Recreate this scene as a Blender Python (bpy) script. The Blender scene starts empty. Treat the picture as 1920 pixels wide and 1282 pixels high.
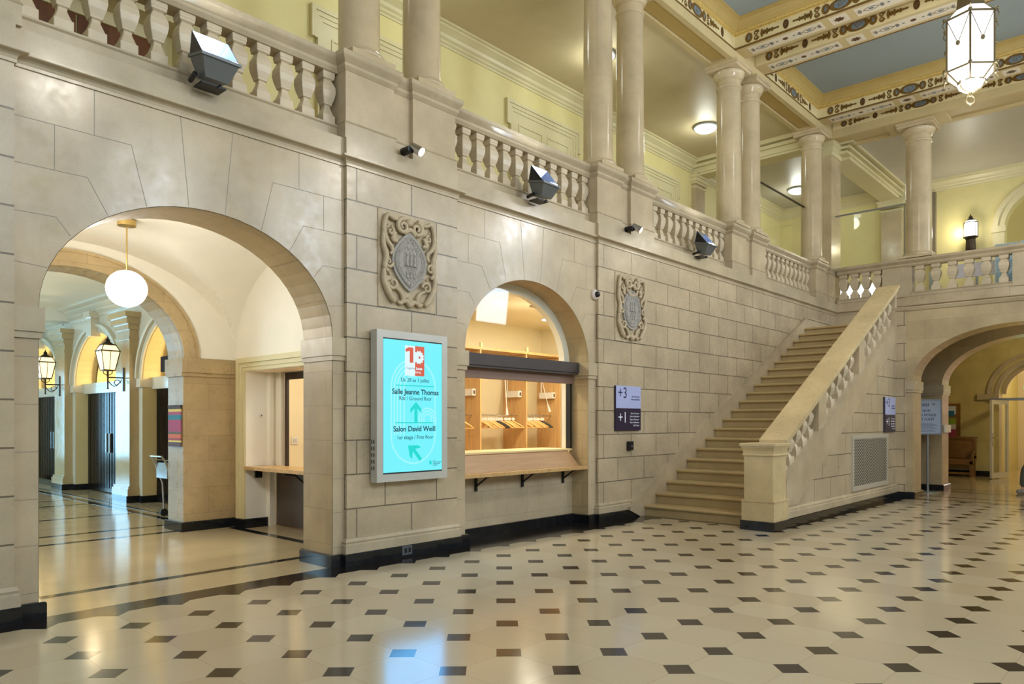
import bpy, bmesh, math, random
from mathutils import Vector, Matrix
random.seed(7)
PI = math.pi
SC = bpy.context.scene
COL = SC.collection

# ------------------------------------------------------------------ camera, world, big lights, exposure
ALPHA = math.radians(42.43)
cam_d = bpy.data.cameras.new('camera')
cam = bpy.data.objects.new('camera', cam_d)
COL.objects.link(cam)
cam.location = (0, 0, 1.5)
cam.rotation_euler = (PI / 2, 0, ALPHA - PI / 2)
cam_d.sensor_width = 36
cam_d.lens = 1365.0 / 1920 * 36
cam_d.shift_y = 149.0 / 1920
cam_d.clip_start = 0.05
cam_d.clip_end = 200
SC.camera = cam

SC.view_settings.view_transform = 'Standard'
SC.view_settings.look = 'None'
SC.view_settings.gamma = 1
SC.view_settings.use_curve_mapping = False
SC.view_settings.exposure = -0.04

world = bpy.data.worlds.new('world')
SC.world = world
world.use_nodes = True
world.node_tree.nodes['Background'].inputs[0].default_value = (1.0, 0.93, 0.82, 1)
world.node_tree.nodes['Background'].inputs[1].default_value = 0.31


def area(name, loc, direction, sx, sy, power, color=(1, 1, 1), spread=None):
    l = bpy.data.lights.new(name, 'AREA')
    l.shape = 'RECTANGLE'
    l.size = sx
    l.size_y = sy
    l.energy = power
    l.color = color
    if spread:
        l.spread = spread
    o = bpy.data.objects.new(name, l)
    o.location = loc
    o.rotation_euler = Vector(direction).to_track_quat('-Z', 'Z').to_euler()
    COL.objects.link(o)
    return o


def point(name, loc, power, color=(1, .8, .55), r=.08):
    l = bpy.data.lights.new(name, 'POINT')
    l.energy = power
    l.color = color
    l.shadow_soft_size = r
    o = bpy.data.objects.new(name, l)
    o.location = loc
    COL.objects.link(o)
    return o


# daylight through the tall windows of the hall side opposite the arcade
for i, wx in enumerate((-1.5, 2.97, 7.41, 11.85, 16.3, 20.7)):
    area('hall_window_daylight', (wx, -6.4, 6.9), (0.0, 1, -.12), 1.7, 3.0, 235, (.74, .87, 1.0))
# daylight through the glazed entrance front of the foyer
area('foyer_daylight', (-2.2, 15.5, 1.7), (1, .05, -.30), 7.5, 2.8, 480, (.45, .78, 1.0))
area('foyer_end_daylight', (1.2, 25.0, 1.7), (0, -1, 0), 3.6, 2.6, 300, (.30, .68, 1.0))
area('entrance_daylight', (-3.5, 2.0, 2.2), (1, .3, -.1), 3.0, 3.2, 60, (.32, .66, 1.0))

# ------------------------------------------------------------------ materials


def lin(c):
    c = c / 255.0
    return c / 12.92 if c <= .04045 else ((c + .055) / 1.055) ** 2.4


def rgb(r, g, b):
    return (lin(r), lin(g), lin(b), 1)


class NT:
    def __init__(s, name):
        s.m = bpy.data.materials.new(name)
        s.m.use_nodes = True
        s.t = s.m.node_tree
        s.b = s.t.nodes['Principled BSDF']

    def n(s, typ, **kw):
        nd = s.t.nodes.new(typ)
        for k, v in kw.items():
            setattr(nd, k, v)
        return nd

    def l(s, a, b):
        s.t.links.new(a, b)

    def math(s, op, a, b=None, c=None):
        nd = s.n('ShaderNodeMath', operation=op)
        for i, x in enumerate((a, b, c)):
            if x is None:
                continue
            if isinstance(x, (int, float)):
                nd.inputs[i].default_value = x
            else:
                s.l(x, nd.inputs[i])
        return nd.outputs[0]

    def mix(s, f, a, b, mode='MIX'):
        nd = s.n('ShaderNodeMix', data_type='RGBA', blend_type=mode)
        for sock, x in ((nd.inputs['Factor'], f), (nd.inputs['A'], a), (nd.inputs['B'], b)):
            pass
        def put(i, x):
            if isinstance(x, (int, float)):
                nd.inputs[i].default_value = x
            elif isinstance(x, tuple):
                nd.inputs[i].default_value = x
            else:
                s.l(x, nd.inputs[i])
        put(0, f)
        put(6, a)
        put(7, b)
        return nd.outputs[2]

    def noise(s, scale, detail=4, vec=None, rough=.55):
        nd = s.n('ShaderNodeTexNoise')
        nd.inputs['Scale'].default_value = scale
        nd.inputs['Detail'].default_value = detail
        nd.inputs['Roughness'].default_value = rough
        if vec is None:
            g = s.n('ShaderNodeNewGeometry')
            vec = g.outputs['Position']
        s.l(vec, nd.inputs['Vector'])
        return nd.outputs['Fac']

    def ramp(s, f, a, b):
        nd = s.n('ShaderNodeMapRange')
        s.l(f, nd.inputs[0])
        nd.inputs[1].default_value = a
        nd.inputs[2].default_value = b
        return nd.outputs[0]


def mat(name, col, rough=.5, metal=0.0, var=.08, scale=3.0, bump=0.0, emit=None, es=0.0, spec=.5, alpha=None, aniso=None):
    t = NT(name)
    dark = tuple(c * (1 - var) for c in col[:3]) + (1,)
    lite = tuple(min(1, c * (1 + var)) for c in col[:3]) + (1,)
    if aniso:
        g = t.n('ShaderNodeNewGeometry')
        mp = t.n('ShaderNodeMapping')
        t.l(g.outputs['Position'], mp.inputs[0])
        mp.inputs['Scale'].default_value = aniso
        f = t.noise(scale, 5, mp.outputs[0])
    else:
        f = t.noise(scale, 5)
    t.l(t.mix(t.ramp(f, .3, .7), dark, lite), t.b.inputs['Base Color'])
    t.b.inputs['Roughness'].default_value = rough
    t.b.inputs['Metallic'].default_value = metal
    t.b.inputs['Specular IOR Level'].default_value = spec
    if bump:
        bp = t.n('ShaderNodeBump')
        bp.inputs['Strength'].default_value = bump
        bp.inputs['Distance'].default_value = .01
        t.l(f, bp.inputs['Height'])
        t.l(bp.outputs[0], t.b.inputs['Normal'])
    if emit:
        t.b.inputs['Emission Color'].default_value = emit
        t.b.inputs['Emission Strength'].default_value = es
    return t.m


def stone(name, col, rough=.3, blocks=None, zoff=.232, xoff=0.0, mortar=.007, dark=.45, var=.20, bump=.5, groove=.006):
    """polished limestone; blocks=(width, course height) cuts joints along the wall's own length and height"""
    t = NT(name)
    g = t.n('ShaderNodeNewGeometry')
    pos = g.outputs['Position']
    f1 = t.noise(1.7, 5, pos)
    f2 = t.noise(9, 6, pos, .65)
    f3 = t.noise(60, 3, pos)
    a = tuple(c * (1 - var) for c in col[:3]) + (1,)
    b = tuple(min(1, c * (1 + var * .7)) for c in col[:3]) + (1,)
    c1 = t.mix(t.ramp(f1, .3, .7), a, b)
    warm = (col[0] * .86, col[1] * .78, col[2] * .66, 1)
    c2 = t.mix(t.math('MULTIPLY', t.ramp(f2, .3, .9), .36), c1, warm)
    st = t.n('ShaderNodeMapping')
    t.l(pos, st.inputs[0])
    st.inputs['Scale'].default_value = (5, 5, .7)
    f4 = t.noise(2.2, 4, st.outputs[0])
    c2 = t.mix(t.math('MULTIPLY', t.ramp(f4, .5, .8), .30), c2, warm)
    c3 = t.mix(t.math('MULTIPLY', t.ramp(f3, .45, .9), .10), c2, (.12, .1, .08, 1))
    bp = t.n('ShaderNodeBump')
    bp.inputs['Strength'].default_value = .08
    bp.inputs['Distance'].default_value = .01
    t.l(f2, bp.inputs['Height'])
    nrm = bp.outputs[0]
    if blocks:
        sp = t.n('ShaderNodeSeparateXYZ')
        t.l(pos, sp.inputs[0])
        sn = t.n('ShaderNodeSeparateXYZ')
        t.l(g.outputs['True Normal'], sn.inputs[0])
        isy = t.math('GREATER_THAN', t.math('ABSOLUTE', sn.outputs[1]), .5)
        u = t.math('ADD', t.math('MULTIPLY', isy, sp.outputs[0]), t.math('MULTIPLY', t.math('SUBTRACT', 1.0, isy), sp.outputs[1]))
        cb = t.n('ShaderNodeCombineXYZ')
        t.l(t.math('SUBTRACT', u, xoff), cb.inputs[0])
        t.l(t.math('SUBTRACT', sp.outputs[2], zoff), cb.inputs[1])
        br = t.n('ShaderNodeTexBrick')
        br.offset = .5
        t.l(cb.outputs[0], br.inputs['Vector'])
        br.inputs['Scale'].default_value = 1
        br.inputs['Mortar Size'].default_value = mortar
        br.inputs['Mortar Smooth'].default_value = .25
        br.inputs['Brick Width'].default_value = blocks[0]
        br.inputs['Row Height'].default_value = blocks[1]
        br.inputs['Bias'].default_value = 0
        br.inputs['Color1'].default_value = (.80, .80, .80, 1)
        br.inputs['Color2'].default_value = (1.0, 1.0, 1.0, 1)
        br.inputs['Mortar'].default_value = (.9, .9, .9, 1)
        c4 = t.mix(.55, c3, br.outputs['Color'], 'MULTIPLY')
        c3 = t.mix(br.outputs['Fac'], c4, tuple(x * dark for x in col[:3]) + (1,))
        b2 = t.n('ShaderNodeBump', invert=True)
        b2.inputs['Strength'].default_value = bump
        b2.inputs['Distance'].default_value = groove
        t.l(br.outputs['Fac'], b2.inputs['Height'])
        t.l(bp.outputs[0], b2.inputs['Normal'])
        nrm = b2.outputs[0]
    t.l(c3, t.b.inputs['Base Color'])
    t.l(nrm, t.b.inputs['Normal'])
    r = t.math('ADD', t.math('MULTIPLY', t.ramp(f2, .3, .7), .14), rough - .07)
    t.l(r, t.b.inputs['Roughness'])
    return t.m


def floor_mat():
    t = NT('floor_cabochon')
    g = t.n('ShaderNodeNewGeometry')
    pos = g.outputs['Position']
    sub = t.n('ShaderNodeVectorMath', operation='SUBTRACT')
    t.l(pos, sub.inputs[0])
    sub.inputs[1].default_value = (4.464, 4.149, 0)
    P = .483
    th = math.radians(-1.35)

    def dot(v):
        d = t.n('ShaderNodeVectorMath', operation='DOT_PRODUCT')
        t.l(sub.outputs[0], d.inputs[0])
        d.inputs[1].default_value = v
        return d.outputs['Value']
    a = dot((math.cos(th) / P, math.sin(th) / P, 0))
    b = dot((-math.sin(th) / P, math.cos(th) / P, 0))
    fa = t.math('PINGPONG', a, .5)
    fb = t.math('PINGPONG', b, .5)
    dia = t.math('LESS_THAN', t.math('ADD', fa, fb), .113 / P)
    joint = t.math('LESS_THAN', t.math('MINIMUM', fa, fb), .0028 / P)
    sp = t.n('ShaderNodeSeparateXYZ')
    t.l(pos, sp.inputs[0])
    edge1 = t.math('MULTIPLY', t.math('GREATER_THAN', b, 4.0), t.math('LESS_THAN', sp.outputs[1], 6.76))
    edge2 = t.math('MULTIPLY', t.math('GREATER_THAN', b, 0.0), t.math('GREATER_THAN', sp.outputs[0], 9.9))
    edge3 = t.math('MULTIPLY', t.math('GREATER_THAN', a, 23.0), t.math('GREATER_THAN', b, -.9))
    blk = t.math('MAXIMUM', t.math('MAXIMUM', dia, edge1), t.math('MAXIMUM', edge2, edge3))
    # tile by tile tint
    cb = t.n('ShaderNodeCombineXYZ')
    t.l(t.math('FLOOR', a), cb.inputs[0])
    t.l(t.math('FLOOR', b), cb.inputs[1])
    wn = t.n('ShaderNodeTexWhiteNoise', noise_dimensions='2D')
    t.l(cb.outputs[0], wn.inputs['Vector'])
    f1 = t.noise(2.3, 6, pos, .65)
    c0 = t.mix(wn.outputs['Value'], rgb(184, 168, 138), rgb(194, 180, 151))
    c1 = t.mix(t.math('MULTIPLY', t.ramp(f1, .45, .75), .35), c0, rgb(188, 168, 132))
    c2 = t.mix(t.math('MULTIPLY', joint, .28), c1, rgb(120, 105, 85))
    f2 = t.noise(14, 6, pos, .7)
    cb2 = t.mix(t.math('MULTIPLY', t.ramp(f2, .62, .75), .15), rgb(30, 26, 25), rgb(100, 92, 84))
    t.l(t.mix(blk, c2, cb2), t.b.inputs['Base Color'])
    rr = t.math('ADD', t.math('MULTIPLY', f1, .10), .09)
    t.l(rr, t.b.inputs['Roughness'])
    bp = t.n('ShaderNodeBump')
    bp.inputs['Strength'].default_value = .05
    bp.inputs['Distance'].default_value = .01
    t.l(t.noise(3.5, 2, pos), bp.inputs['Height'])
    t.l(bp.outputs[0], t.b.inputs['Normal'])
    t.b.inputs['Specular IOR Level'].default_value = .6
    return t.m


M = {}
LIME = rgb(191, 174, 144)
M['ashlar'] = stone('limestone_ashlar', LIME, .28, blocks=(.742, .3575), zoff=.232, xoff=10.47 - .371, dark=.30, groove=.012, bump=.8)
M['flush'] = stone('limestone_flush', LIME, .21)
M['flush2'] = stone('limestone_flush_blocks', LIME, .3, blocks=(.9, .3575), mortar=.003, dark=.6, bump=.1)
M['band'] = stone('limestone_band', rgb(186, 171, 143), .22)
M['reveal'] = stone('reveal_stone', rgb(190, 168, 126), .42, blocks=(.62, .3575), mortar=.003, dark=.6, bump=.1)
M['impost'] = stone('impost_stone', rgb(186, 171, 140), .42)
M['column'] = stone('polished_column_stone', rgb(205, 187, 152), .16, blocks=(9.0, 1.31), zoff=5.45, mortar=.0025, dark=.7, bump=.0)
M['baluster'] = stone('baluster_stone', rgb(203, 188, 160), .38)
M['step'] = stone('step_stone', rgb(190, 166, 118), .33, var=.1)
M['tan'] = stone('tan_stone', rgb(192, 169, 126), .3, blocks=(.62, .3575), mortar=.003, dark=.6, bump=.1)
M['newel'] = stone('newel_stone', rgb(205, 184, 140), .3)
M['carved'] = mat('carved_stone', rgb(186, 169, 138), .55, var=.14, scale=16, bump=.9)
M['carvedgrey'] = mat('grey_medallion_stone', rgb(158, 153, 144), .6, var=.16, scale=30, bump=1.0)
M['floor'] = floor_mat()
M['floorplain'] = stone('floor_cream_marble', rgb(196, 178, 142), .12, blocks=(1.3, 9), var=.1, mortar=.002, dark=.8, bump=0)
M['black'] = mat('black_marble', rgb(26, 28, 30), .09, var=.5, scale=9)
M['yellow'] = mat('yellow_paint', rgb(220, 208, 146), .55, var=.03)
M['ceil'] = mat('ceiling_paint', rgb(208, 193, 156), .45, var=.03)
M['trim'] = mat('cream_trim', rgb(214, 204, 160), .42, var=.03)
M['beam'] = mat('ochre_beam', rgb(186, 160, 96), .5, var=.05)
M['beamlite'] = mat('pale_ochre_beam', rgb(200, 180, 132), .5, var=.05)
M['blue'] = mat('blue_coffer', rgb(150, 162, 164), .6, var=.05, scale=.8)
M['white'] = mat('white_plaster', rgb(240, 235, 220), .6, var=.02)
M['foyerwall'] = mat('foyer_plaster', rgb(212, 204, 184), .16, var=.03)
M['frieze'] = mat('frieze_cream', rgb(220, 204, 156), .5, var=.06)
M['gold'] = mat('gold_paint', rgb(112, 82, 32), .4, var=.25, scale=20)
M['goldbead'] = mat('gilt_bead', rgb(196, 166, 92), .45, var=.25, scale=30)
M['brownorn'] = mat('brown_ornament', rgb(84, 56, 30), .5, var=.2, scale=20)
M['blueorn'] = mat('blue_ornament', rgb(108, 124, 134), .5, var=.15, scale=20)
M['wood'] = mat('brown_door_wood', rgb(104, 62, 30), .35, var=.25, scale=2.5, aniso=(6, 6, .5))
M['oak'] = mat('oak_board', rgb(198, 160, 106), .35, var=.16, scale=2.5, aniso=(9, 9, .7))
M['oakshelf'] = mat('oak_shelf', rgb(190, 150, 108), .35, var=.12, scale=3, aniso=(.6, 8, 8))
M['shutter'] = mat('dark_shutter_box', rgb(66, 58, 56), .4, var=.05)
M['brown'] = mat('brown_panel', rgb(86, 74, 64), .45, var=.04)
M['slat'] = mat('dark_gate_slat', rgb(50, 44, 40), .22, var=.1, metal=.6)
M['iron'] = mat('dark_bronze', rgb(60, 50, 38), .4, metal=.7, var=.2)
M['brass'] = mat('brass', rgb(205, 176, 112), .3, metal=.85, var=.05)
M['lbrass'] = mat('aged_brass', rgb(120, 108, 78), .4, metal=.6, var=.1)
M['chrome'] = mat('chrome', rgb(200, 200, 205), .15, metal=1, var=.02)
M['blackp'] = mat('black_plastic', rgb(16, 16, 18), .4, var=.1)
M['whitep'] = mat('white_plastic', rgb(225, 222, 214), .4, var=.02)
M['floodgrey'] = mat('floodlight_grey', rgb(104, 108, 108), .35, metal=.3, var=.05)
M['mirror'] = mat('reflector', rgb(190, 205, 235), .12, metal=1, var=.02)
M['screenframe'] = mat('display_case', rgb(196, 194, 184), .35, metal=.15, var=.03)
M['screen'] = mat('cyan_screen', (0.01, .03, .03, 1), .15, emit=rgb(120, 244, 255), es=1.0, var=0)
M['scr_pale'] = mat('screen_pale_line', (0, 0, 0, 1), .3, emit=rgb(160, 250, 255), es=1.0, var=0)
M['scr_teal'] = mat('screen_teal', (0, 0, 0, 1), .3, emit=rgb(30, 222, 212), es=1.0, var=0)
M['scr_dark'] = mat('screen_navy_text', (0, 0, 0, 1), .3, emit=rgb(24, 66, 84), es=1.0, var=0)
M['scr_red'] = mat('screen_red', (0, 0, 0, 1), .3, emit=rgb(216, 92, 66), es=1.0, var=0)
M['scr_white'] = mat('screen_white', (0, 0, 0, 1), .3, emit=rgb(225, 250, 255), es=1.0, var=0)
M['glow'] = mat('opal_globe', rgb(250, 245, 235), .3, emit=(1, .95, .85, 1), es=4.5, var=0)
M['glowcool'] = mat('opal_dome', rgb(245, 250, 250), .3, emit=(.93, 1, .97, 1), es=5, var=0)
M['glowpane'] = mat('lantern_pane', rgb(250, 250, 250), .3, emit=(.97, .98, 1, 1), es=1.35, var=0)
M['glowwarm'] = mat('warm_lantern_pane', rgb(250, 235, 200), .3, emit=(1, .80, .42, 1), es=1.25, var=0)
M['spotwarm'] = mat('warm_lamp_face', rgb(250, 235, 200), .3, emit=(1, .8, .55, 1), es=9, var=0)
M['spotwhite'] = mat('downlight_face', rgb(250, 250, 245), .3, emit=(1, .97, .85, 1), es=8, var=0)
M['lilac'] = mat('lilac_sign', rgb(176, 184, 226), .3, var=.02)
M['navy'] = mat('navy_sign', rgb(48, 40, 60), .3, var=.04)
M['whitetxt'] = mat('white_lettering', rgb(230, 230, 240), .4, var=0)
M['navytxt'] = mat('navy_lettering', rgb(40, 44, 72), .4, var=0)
M['grillew'] = mat('grille_metal', rgb(188, 180, 160), .4, metal=.1, var=.04)
M['slotshade'] = mat('painted_slot_shade', rgb(40, 34, 26), .8, var=.1)  # dark colour painted as the shade inside the grille openings
M['benchwood'] = mat('bench_wood', rgb(142, 106, 56), .4, var=.2, scale=3, aniso=(1, 1, 8))
M['steel'] = mat('brushed_steel', rgb(170, 176, 182), .3, metal=.8, var=.03)
M['poster'] = mat('poster_paper', rgb(160, 176, 200), .5, var=.03)
M['doorwhite'] = mat('white_door_frame', rgb(210, 208, 200), .35, var=.02)
M['green'] = mat('exit_green', (0, .2, .1, 1), .3, emit=(.15, .95, .65, 1), es=1.6, var=0)
M['skin'] = mat('skin', rgb(205, 160, 130), .5, var=.04)
M['trouser'] = mat('grey_trousers', rgb(84, 88, 78), .8, var=.1)
M['shoe'] = mat('grey_shoe', rgb(150, 148, 140), .6, var=.08)
M['shirt'] = mat('dark_jacket', rgb(50, 54, 66), .8, var=.1)
M['hair'] = mat('brown_hair', rgb(60, 42, 30), .7, var=.1)


def flat(name, r, g, b, rough=.5):
    k = 'f_' + name
    if k not in M:
        M[k] = mat(name, rgb(r, g, b), rough, var=.03)
    return M[k]


def glass_mat():
    t = NT('clear_glass')
    t.t.nodes.remove(t.b)
    out = [n for n in t.t.nodes if n.type == 'OUTPUT_MATERIAL'][0]
    tr = t.n('ShaderNodeBsdfTransparent')
    tr.inputs[0].default_value = (.99, 1, .99, 1)
    gl = t.n('ShaderNodeBsdfGlossy')
    gl.inputs['Roughness'].default_value = .02
    fr = t.n('ShaderNodeLayerWeight')
    fr.inputs[0].default_value = .5
    mx = t.n('ShaderNodeMixShader')
    t.l(t.math('ADD', t.math('MULTIPLY', t.math('POWER', fr.outputs['Facing'], 4.0), .35), .03), mx.inputs[0])
    t.l(tr.outputs[0], mx.inputs[1])
    t.l(gl.outputs[0], mx.inputs[2])
    t.l(mx.outputs[0], out.inputs[0])
    return t.m


M['glass'] = glass_mat()

# ------------------------------------------------------------------ mesh helpers


class MB:
    def __init__(s):
        s.v = []
        s.f = []

    def add(s, vs, fs):
        o = len(s.v)
        s.v += [tuple(p) for p in vs]
        s.f += [tuple(i + o for i in f) for f in fs]
        return s

    def box(s, x0, x1, y0, y1, z0, z1):
        vs = [(x, y, z) for x in (x0, x1) for y in (y0, y1) for z in (z0, z1)]
        return s.add(vs, [(0, 1, 3, 2), (4, 6, 7, 5), (0, 4, 5, 1), (2, 3, 7, 6), (0, 2, 6, 4), (1, 5, 7, 3)])

    def tbox(s, mtx, hx, hy, hz):
        vs = [mtx @ Vector((x, y, z)) for x in (-hx, hx) for y in (-hy, hy) for z in (-hz, hz)]
        return s.add(vs, [(0, 1, 3, 2), (4, 6, 7, 5), (0, 4, 5, 1), (2, 3, 7, 6), (0, 2, 6, 4), (1, 5, 7, 3)])

    def quad(s, a, b, c, d):
        return s.add([a, b, c, d], [(0, 1, 2, 3)])

    def rings(s, rings, close=True, caps=True):
        n = len(rings[0])
        vs = [p for r in rings for p in r]
        fs = []
        for k in range(len(rings) - 1):
            for i in range(n if close else n - 1):
                j = (i + 1) % n
                fs.append((k * n + i, k * n + j, (k + 1) * n + j, (k + 1) * n + i))
        if caps:
            fs.append(tuple(range(n - 1, -1, -1)))
            fs.append(tuple((len(rings) - 1) * n + i for i in range(n)))
        return s.add(vs, fs)

    def lathe(s, cx, cy, prof, n=24, ph=0.0, cz=0.0, arc=None):
        rr = []
        for r, z in prof:
            rr.append([(cx + r * math.cos(ph + 2 * PI * i / n), cy + r * math.sin(ph + 2 * PI * i / n), cz + z) for i in range(n)])
        return s.rings(rr)

    def sq(s, cx, cy, prof, cz=0.0, rot=0.0):
        """square-plan turned shape: (half width, z)"""
        rr = []
        for h, z in prof:
            ring = []
            for a, b in ((-1, -1), (1, -1), (1, 1), (-1, 1)):
                x, y = a * h, b * h
                ring.append((cx + x * math.cos(rot) - y * math.sin(rot), cy + x * math.sin(rot) + y * math.cos(rot), cz + z))
            rr.append(ring)
        return s.rings(rr)

    def sweep(s, path, prof, closed=False):
        """closed profile (out, z) swept along plan polyline; out is to the right of travel"""
        n = len(path)
        rr = []
        for i in range(n):
            p = Vector(path[i])
            dirs = []
            if i > 0 or closed:
                dirs.append((p - Vector(path[i - 1])).normalized())
            if i < n - 1 or closed:
                dirs.append((Vector(path[(i + 1) % n]) - p).normalized())
            ns = [Vector((d.y, -d.x)) for d in dirs]
            if len(ns) == 2:
                m = (ns[0] + ns[1])
                m = m / max(1e-6, (1 + ns[0].dot(ns[1])))
            else:
                m = ns[0]
            rr.append([(p.x + m.x * o, p.y + m.y * o, z) for o, z in prof])
        if closed:
            rr.append(rr[0])
        return s.rings(rr, caps=not closed)

    def tube(s, pts, r, n=8, caps=True):
        pts = [Vector(p) for p in pts]
        rr = []
        up = Vector((0, 0, 1))
        prev = None
        for i, p in enumerate(pts):
            a = pts[max(0, i - 1)]
            b = pts[min(len(pts) - 1, i + 1)]
            d = (b - a).normalized()
            if prev is None:
                x = d.cross(up)
                if x.length < .1:
                    x = d.cross(Vector((1, 0, 0)))
            else:
                x = prev - d * prev.dot(d)
            x.normalize()
            prev = x
            y = d.cross(x)
            ri = r[i] if isinstance(r, (list, tuple)) else r
            rr.append([p + x * math.cos(2 * PI * k / n) * ri + y * math.sin(2 * PI * k / n) * ri for k in range(n)])
        return s.rings(rr, caps=caps)

    def sphere(s, c, rx, ry=None, rz=None, n=16, m=10):
        ry = ry or rx
        rz = rz or rx
        rr = []
        for j in range(m + 1):
            th = PI * j / m
            q = max(.002, math.sin(th))
            rr.append([(c[0] + rx * q * math.cos(2 * PI * i / n), c[1] + ry * q * math.sin(2 * PI * i / n), c[2] - rz * math.cos(th)) for i in range(n)])
        return s.rings(rr)

    def plate(s, O, U, W, pts, th):
        """2D polygon (u,w) on a plane with thickness along U x W"""
        O, U, W = Vector(O), Vector(U), Vector(W)
        N = U.cross(W).normalized()
        a = [O + U * p[0] + W * p[1] for p in pts]
        b = [q + N * th for q in a]
        n = len(pts)
        fs = [tuple(range(n - 1, -1, -1)), tuple(range(n, 2 * n))]
        for i in range(n):
            j = (i + 1) % n
            fs.append((i, j, n + j, n + i))
        return s.add(a + b, fs)

    def ribbon(s, O, U, W, pts, w, th):
        """open 2D polyline drawn with width w on a plane"""
        L, R = [], []
        for i in range(len(pts)):
            a = Vector(pts[max(0, i - 1)])
            b = Vector(pts[min(len(pts) - 1, i + 1)])
            d = (b - a).normalized()
            nn = Vector((-d.y, d.x))
            p = Vector(pts[i])
            L.append(p + nn * w / 2)
            R.append(p - nn * w / 2)
        O, U, W = Vector(O), Vector(U), Vector(W)
        N = U.cross(W).normalized()
        rr = []
        for l, r in zip(L, R):
            A = O + U * l.x + W * l.y
            B = O + U * r.x + W * r.y
            rr.append([A, B, B + N * th, A + N * th])
        return s.rings(rr)

    def build(s, name, m, parent=None, smooth=False, loc=None):
        me = bpy.data.meshes.new(name)
        me.from_pydata([tuple(p) for p in s.v], [], s.f)
        bm = bmesh.new()
        bm.from_mesh(me)
        bmesh.ops.recalc_face_normals(bm, faces=bm.faces)
        bm.to_mesh(me)
        bm.free()
        me.materials.append(m)
        if smooth:
            for p in me.polygons:
                p.use_smooth = True
            try:
                me.set_sharp_from_angle(angle=math.radians(smooth if smooth > 1 else 40))
            except Exception:
                pass
        o = bpy.data.objects.new(name, me)
        COL.objects.link(o)
        if loc:
            o.location = loc
        if parent:
            attach(o, parent)
        return o


def world_mtx(o):
    m = Matrix.LocRotScale(o.location, o.rotation_euler, o.scale)
    if o.parent:
        return world_mtx(o.parent) @ o.matrix_parent_inverse @ m
    return m


def attach(o, parent):
    o.parent = parent
    o.matrix_parent_inverse = world_mtx(parent).inverted()


def thing(name, label, cat, loc=(0, 0, 0), group=None):
    o = bpy.data.objects.new(name, None)
    o.empty_display_size = .1
    COL.objects.link(o)
    o.location = loc
    o['label'] = label
    o['category'] = cat
    if group:
        o['group'] = group
    return o


def tag(o, label, cat, group=None):
    o['label'] = label
    o['category'] = cat
    if group:
        o['group'] = group
    return o


def struct(o):
    o['kind'] = 'structure'
    return o


def dup(root, delta=(0, 0, 0), label=None, rotz=None):
    r = root.copy()
    COL.objects.link(r)
    r.location = Vector(root.location) + Vector(delta)
    if rotz is not None:
        r.rotation_euler = (0, 0, rotz)
    if label:
        r['label'] = label
    def rec(src, dst):
        for ch in list(src.children):
            c = ch.copy()
            COL.objects.link(c)
            c.parent = dst
            c.matrix_parent_inverse = ch.matrix_parent_inverse.copy()
            rec(ch, c)
    rec(root, r)
    return r


def text(body, size, O, U, W, m, parent, name='lettering', align='LEFT', bold=0.0, th=.0012):
    cu = bpy.data.curves.new(name, 'FONT')
    cu.body = body
    cu.size = size
    cu.align_x = align
    cu.extrude = th / 2
    cu.offset = bold
    cu.resolution_u = 3
    ob = bpy.data.objects.new(name, cu)
    COL.objects.link(ob)
    bpy.context.view_layer.update()
    me = bpy.data.meshes.new_from_object(ob)
    bpy.data.objects.remove(ob)
    U = Vector(U).normalized()
    W = Vector(W).normalized()
    N = U.cross(W)
    mt = Matrix((U, W, N)).transposed().to_4x4()
    mt.translation = Vector(O) + N * th
    me.transform(mt)
    me.name = name
    me.materials.clear()
    me.materials.append(m)
    o = bpy.data.objects.new(name, me)
    COL.objects.link(o)
    if parent:
        attach(o, parent)
    return o


def spiral(cx, cy, r0, r1, a0, turns, n=22, flip=1):
    out = []
    for i in range(n + 1):
        k = i / n
        r = r0 + (r1 - r0) * k
        a = a0 + flip * turns * 2 * PI * k
        out.append((cx + r * math.cos(a), cy + r * math.sin(a)))
    return out


def ell(cx, cy, a, b, n=24):
    return [(cx + a * math.cos(2 * PI * i / n), cy + b * math.sin(2 * PI * i / n)) for i in range(n)]


def frame4(mb, x0, x1, z0, z1, wd, y0, y1, wb=None):
    """rectangular frame in the XZ plane from four boxes that do not overlap"""
    wb = wd if wb is None else wb
    mb.box(x0, x0 + wd, y0, y1, z0, z1)
    mb.box(x1 - wd, x1, y0, y1, z0, z1)
    mb.box(x0 + wd, x1 - wd, y0, y1, z0, z0 + wb)
    mb.box(x0 + wd, x1 - wd, y0, y1, z1 - wd, z1)


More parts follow.
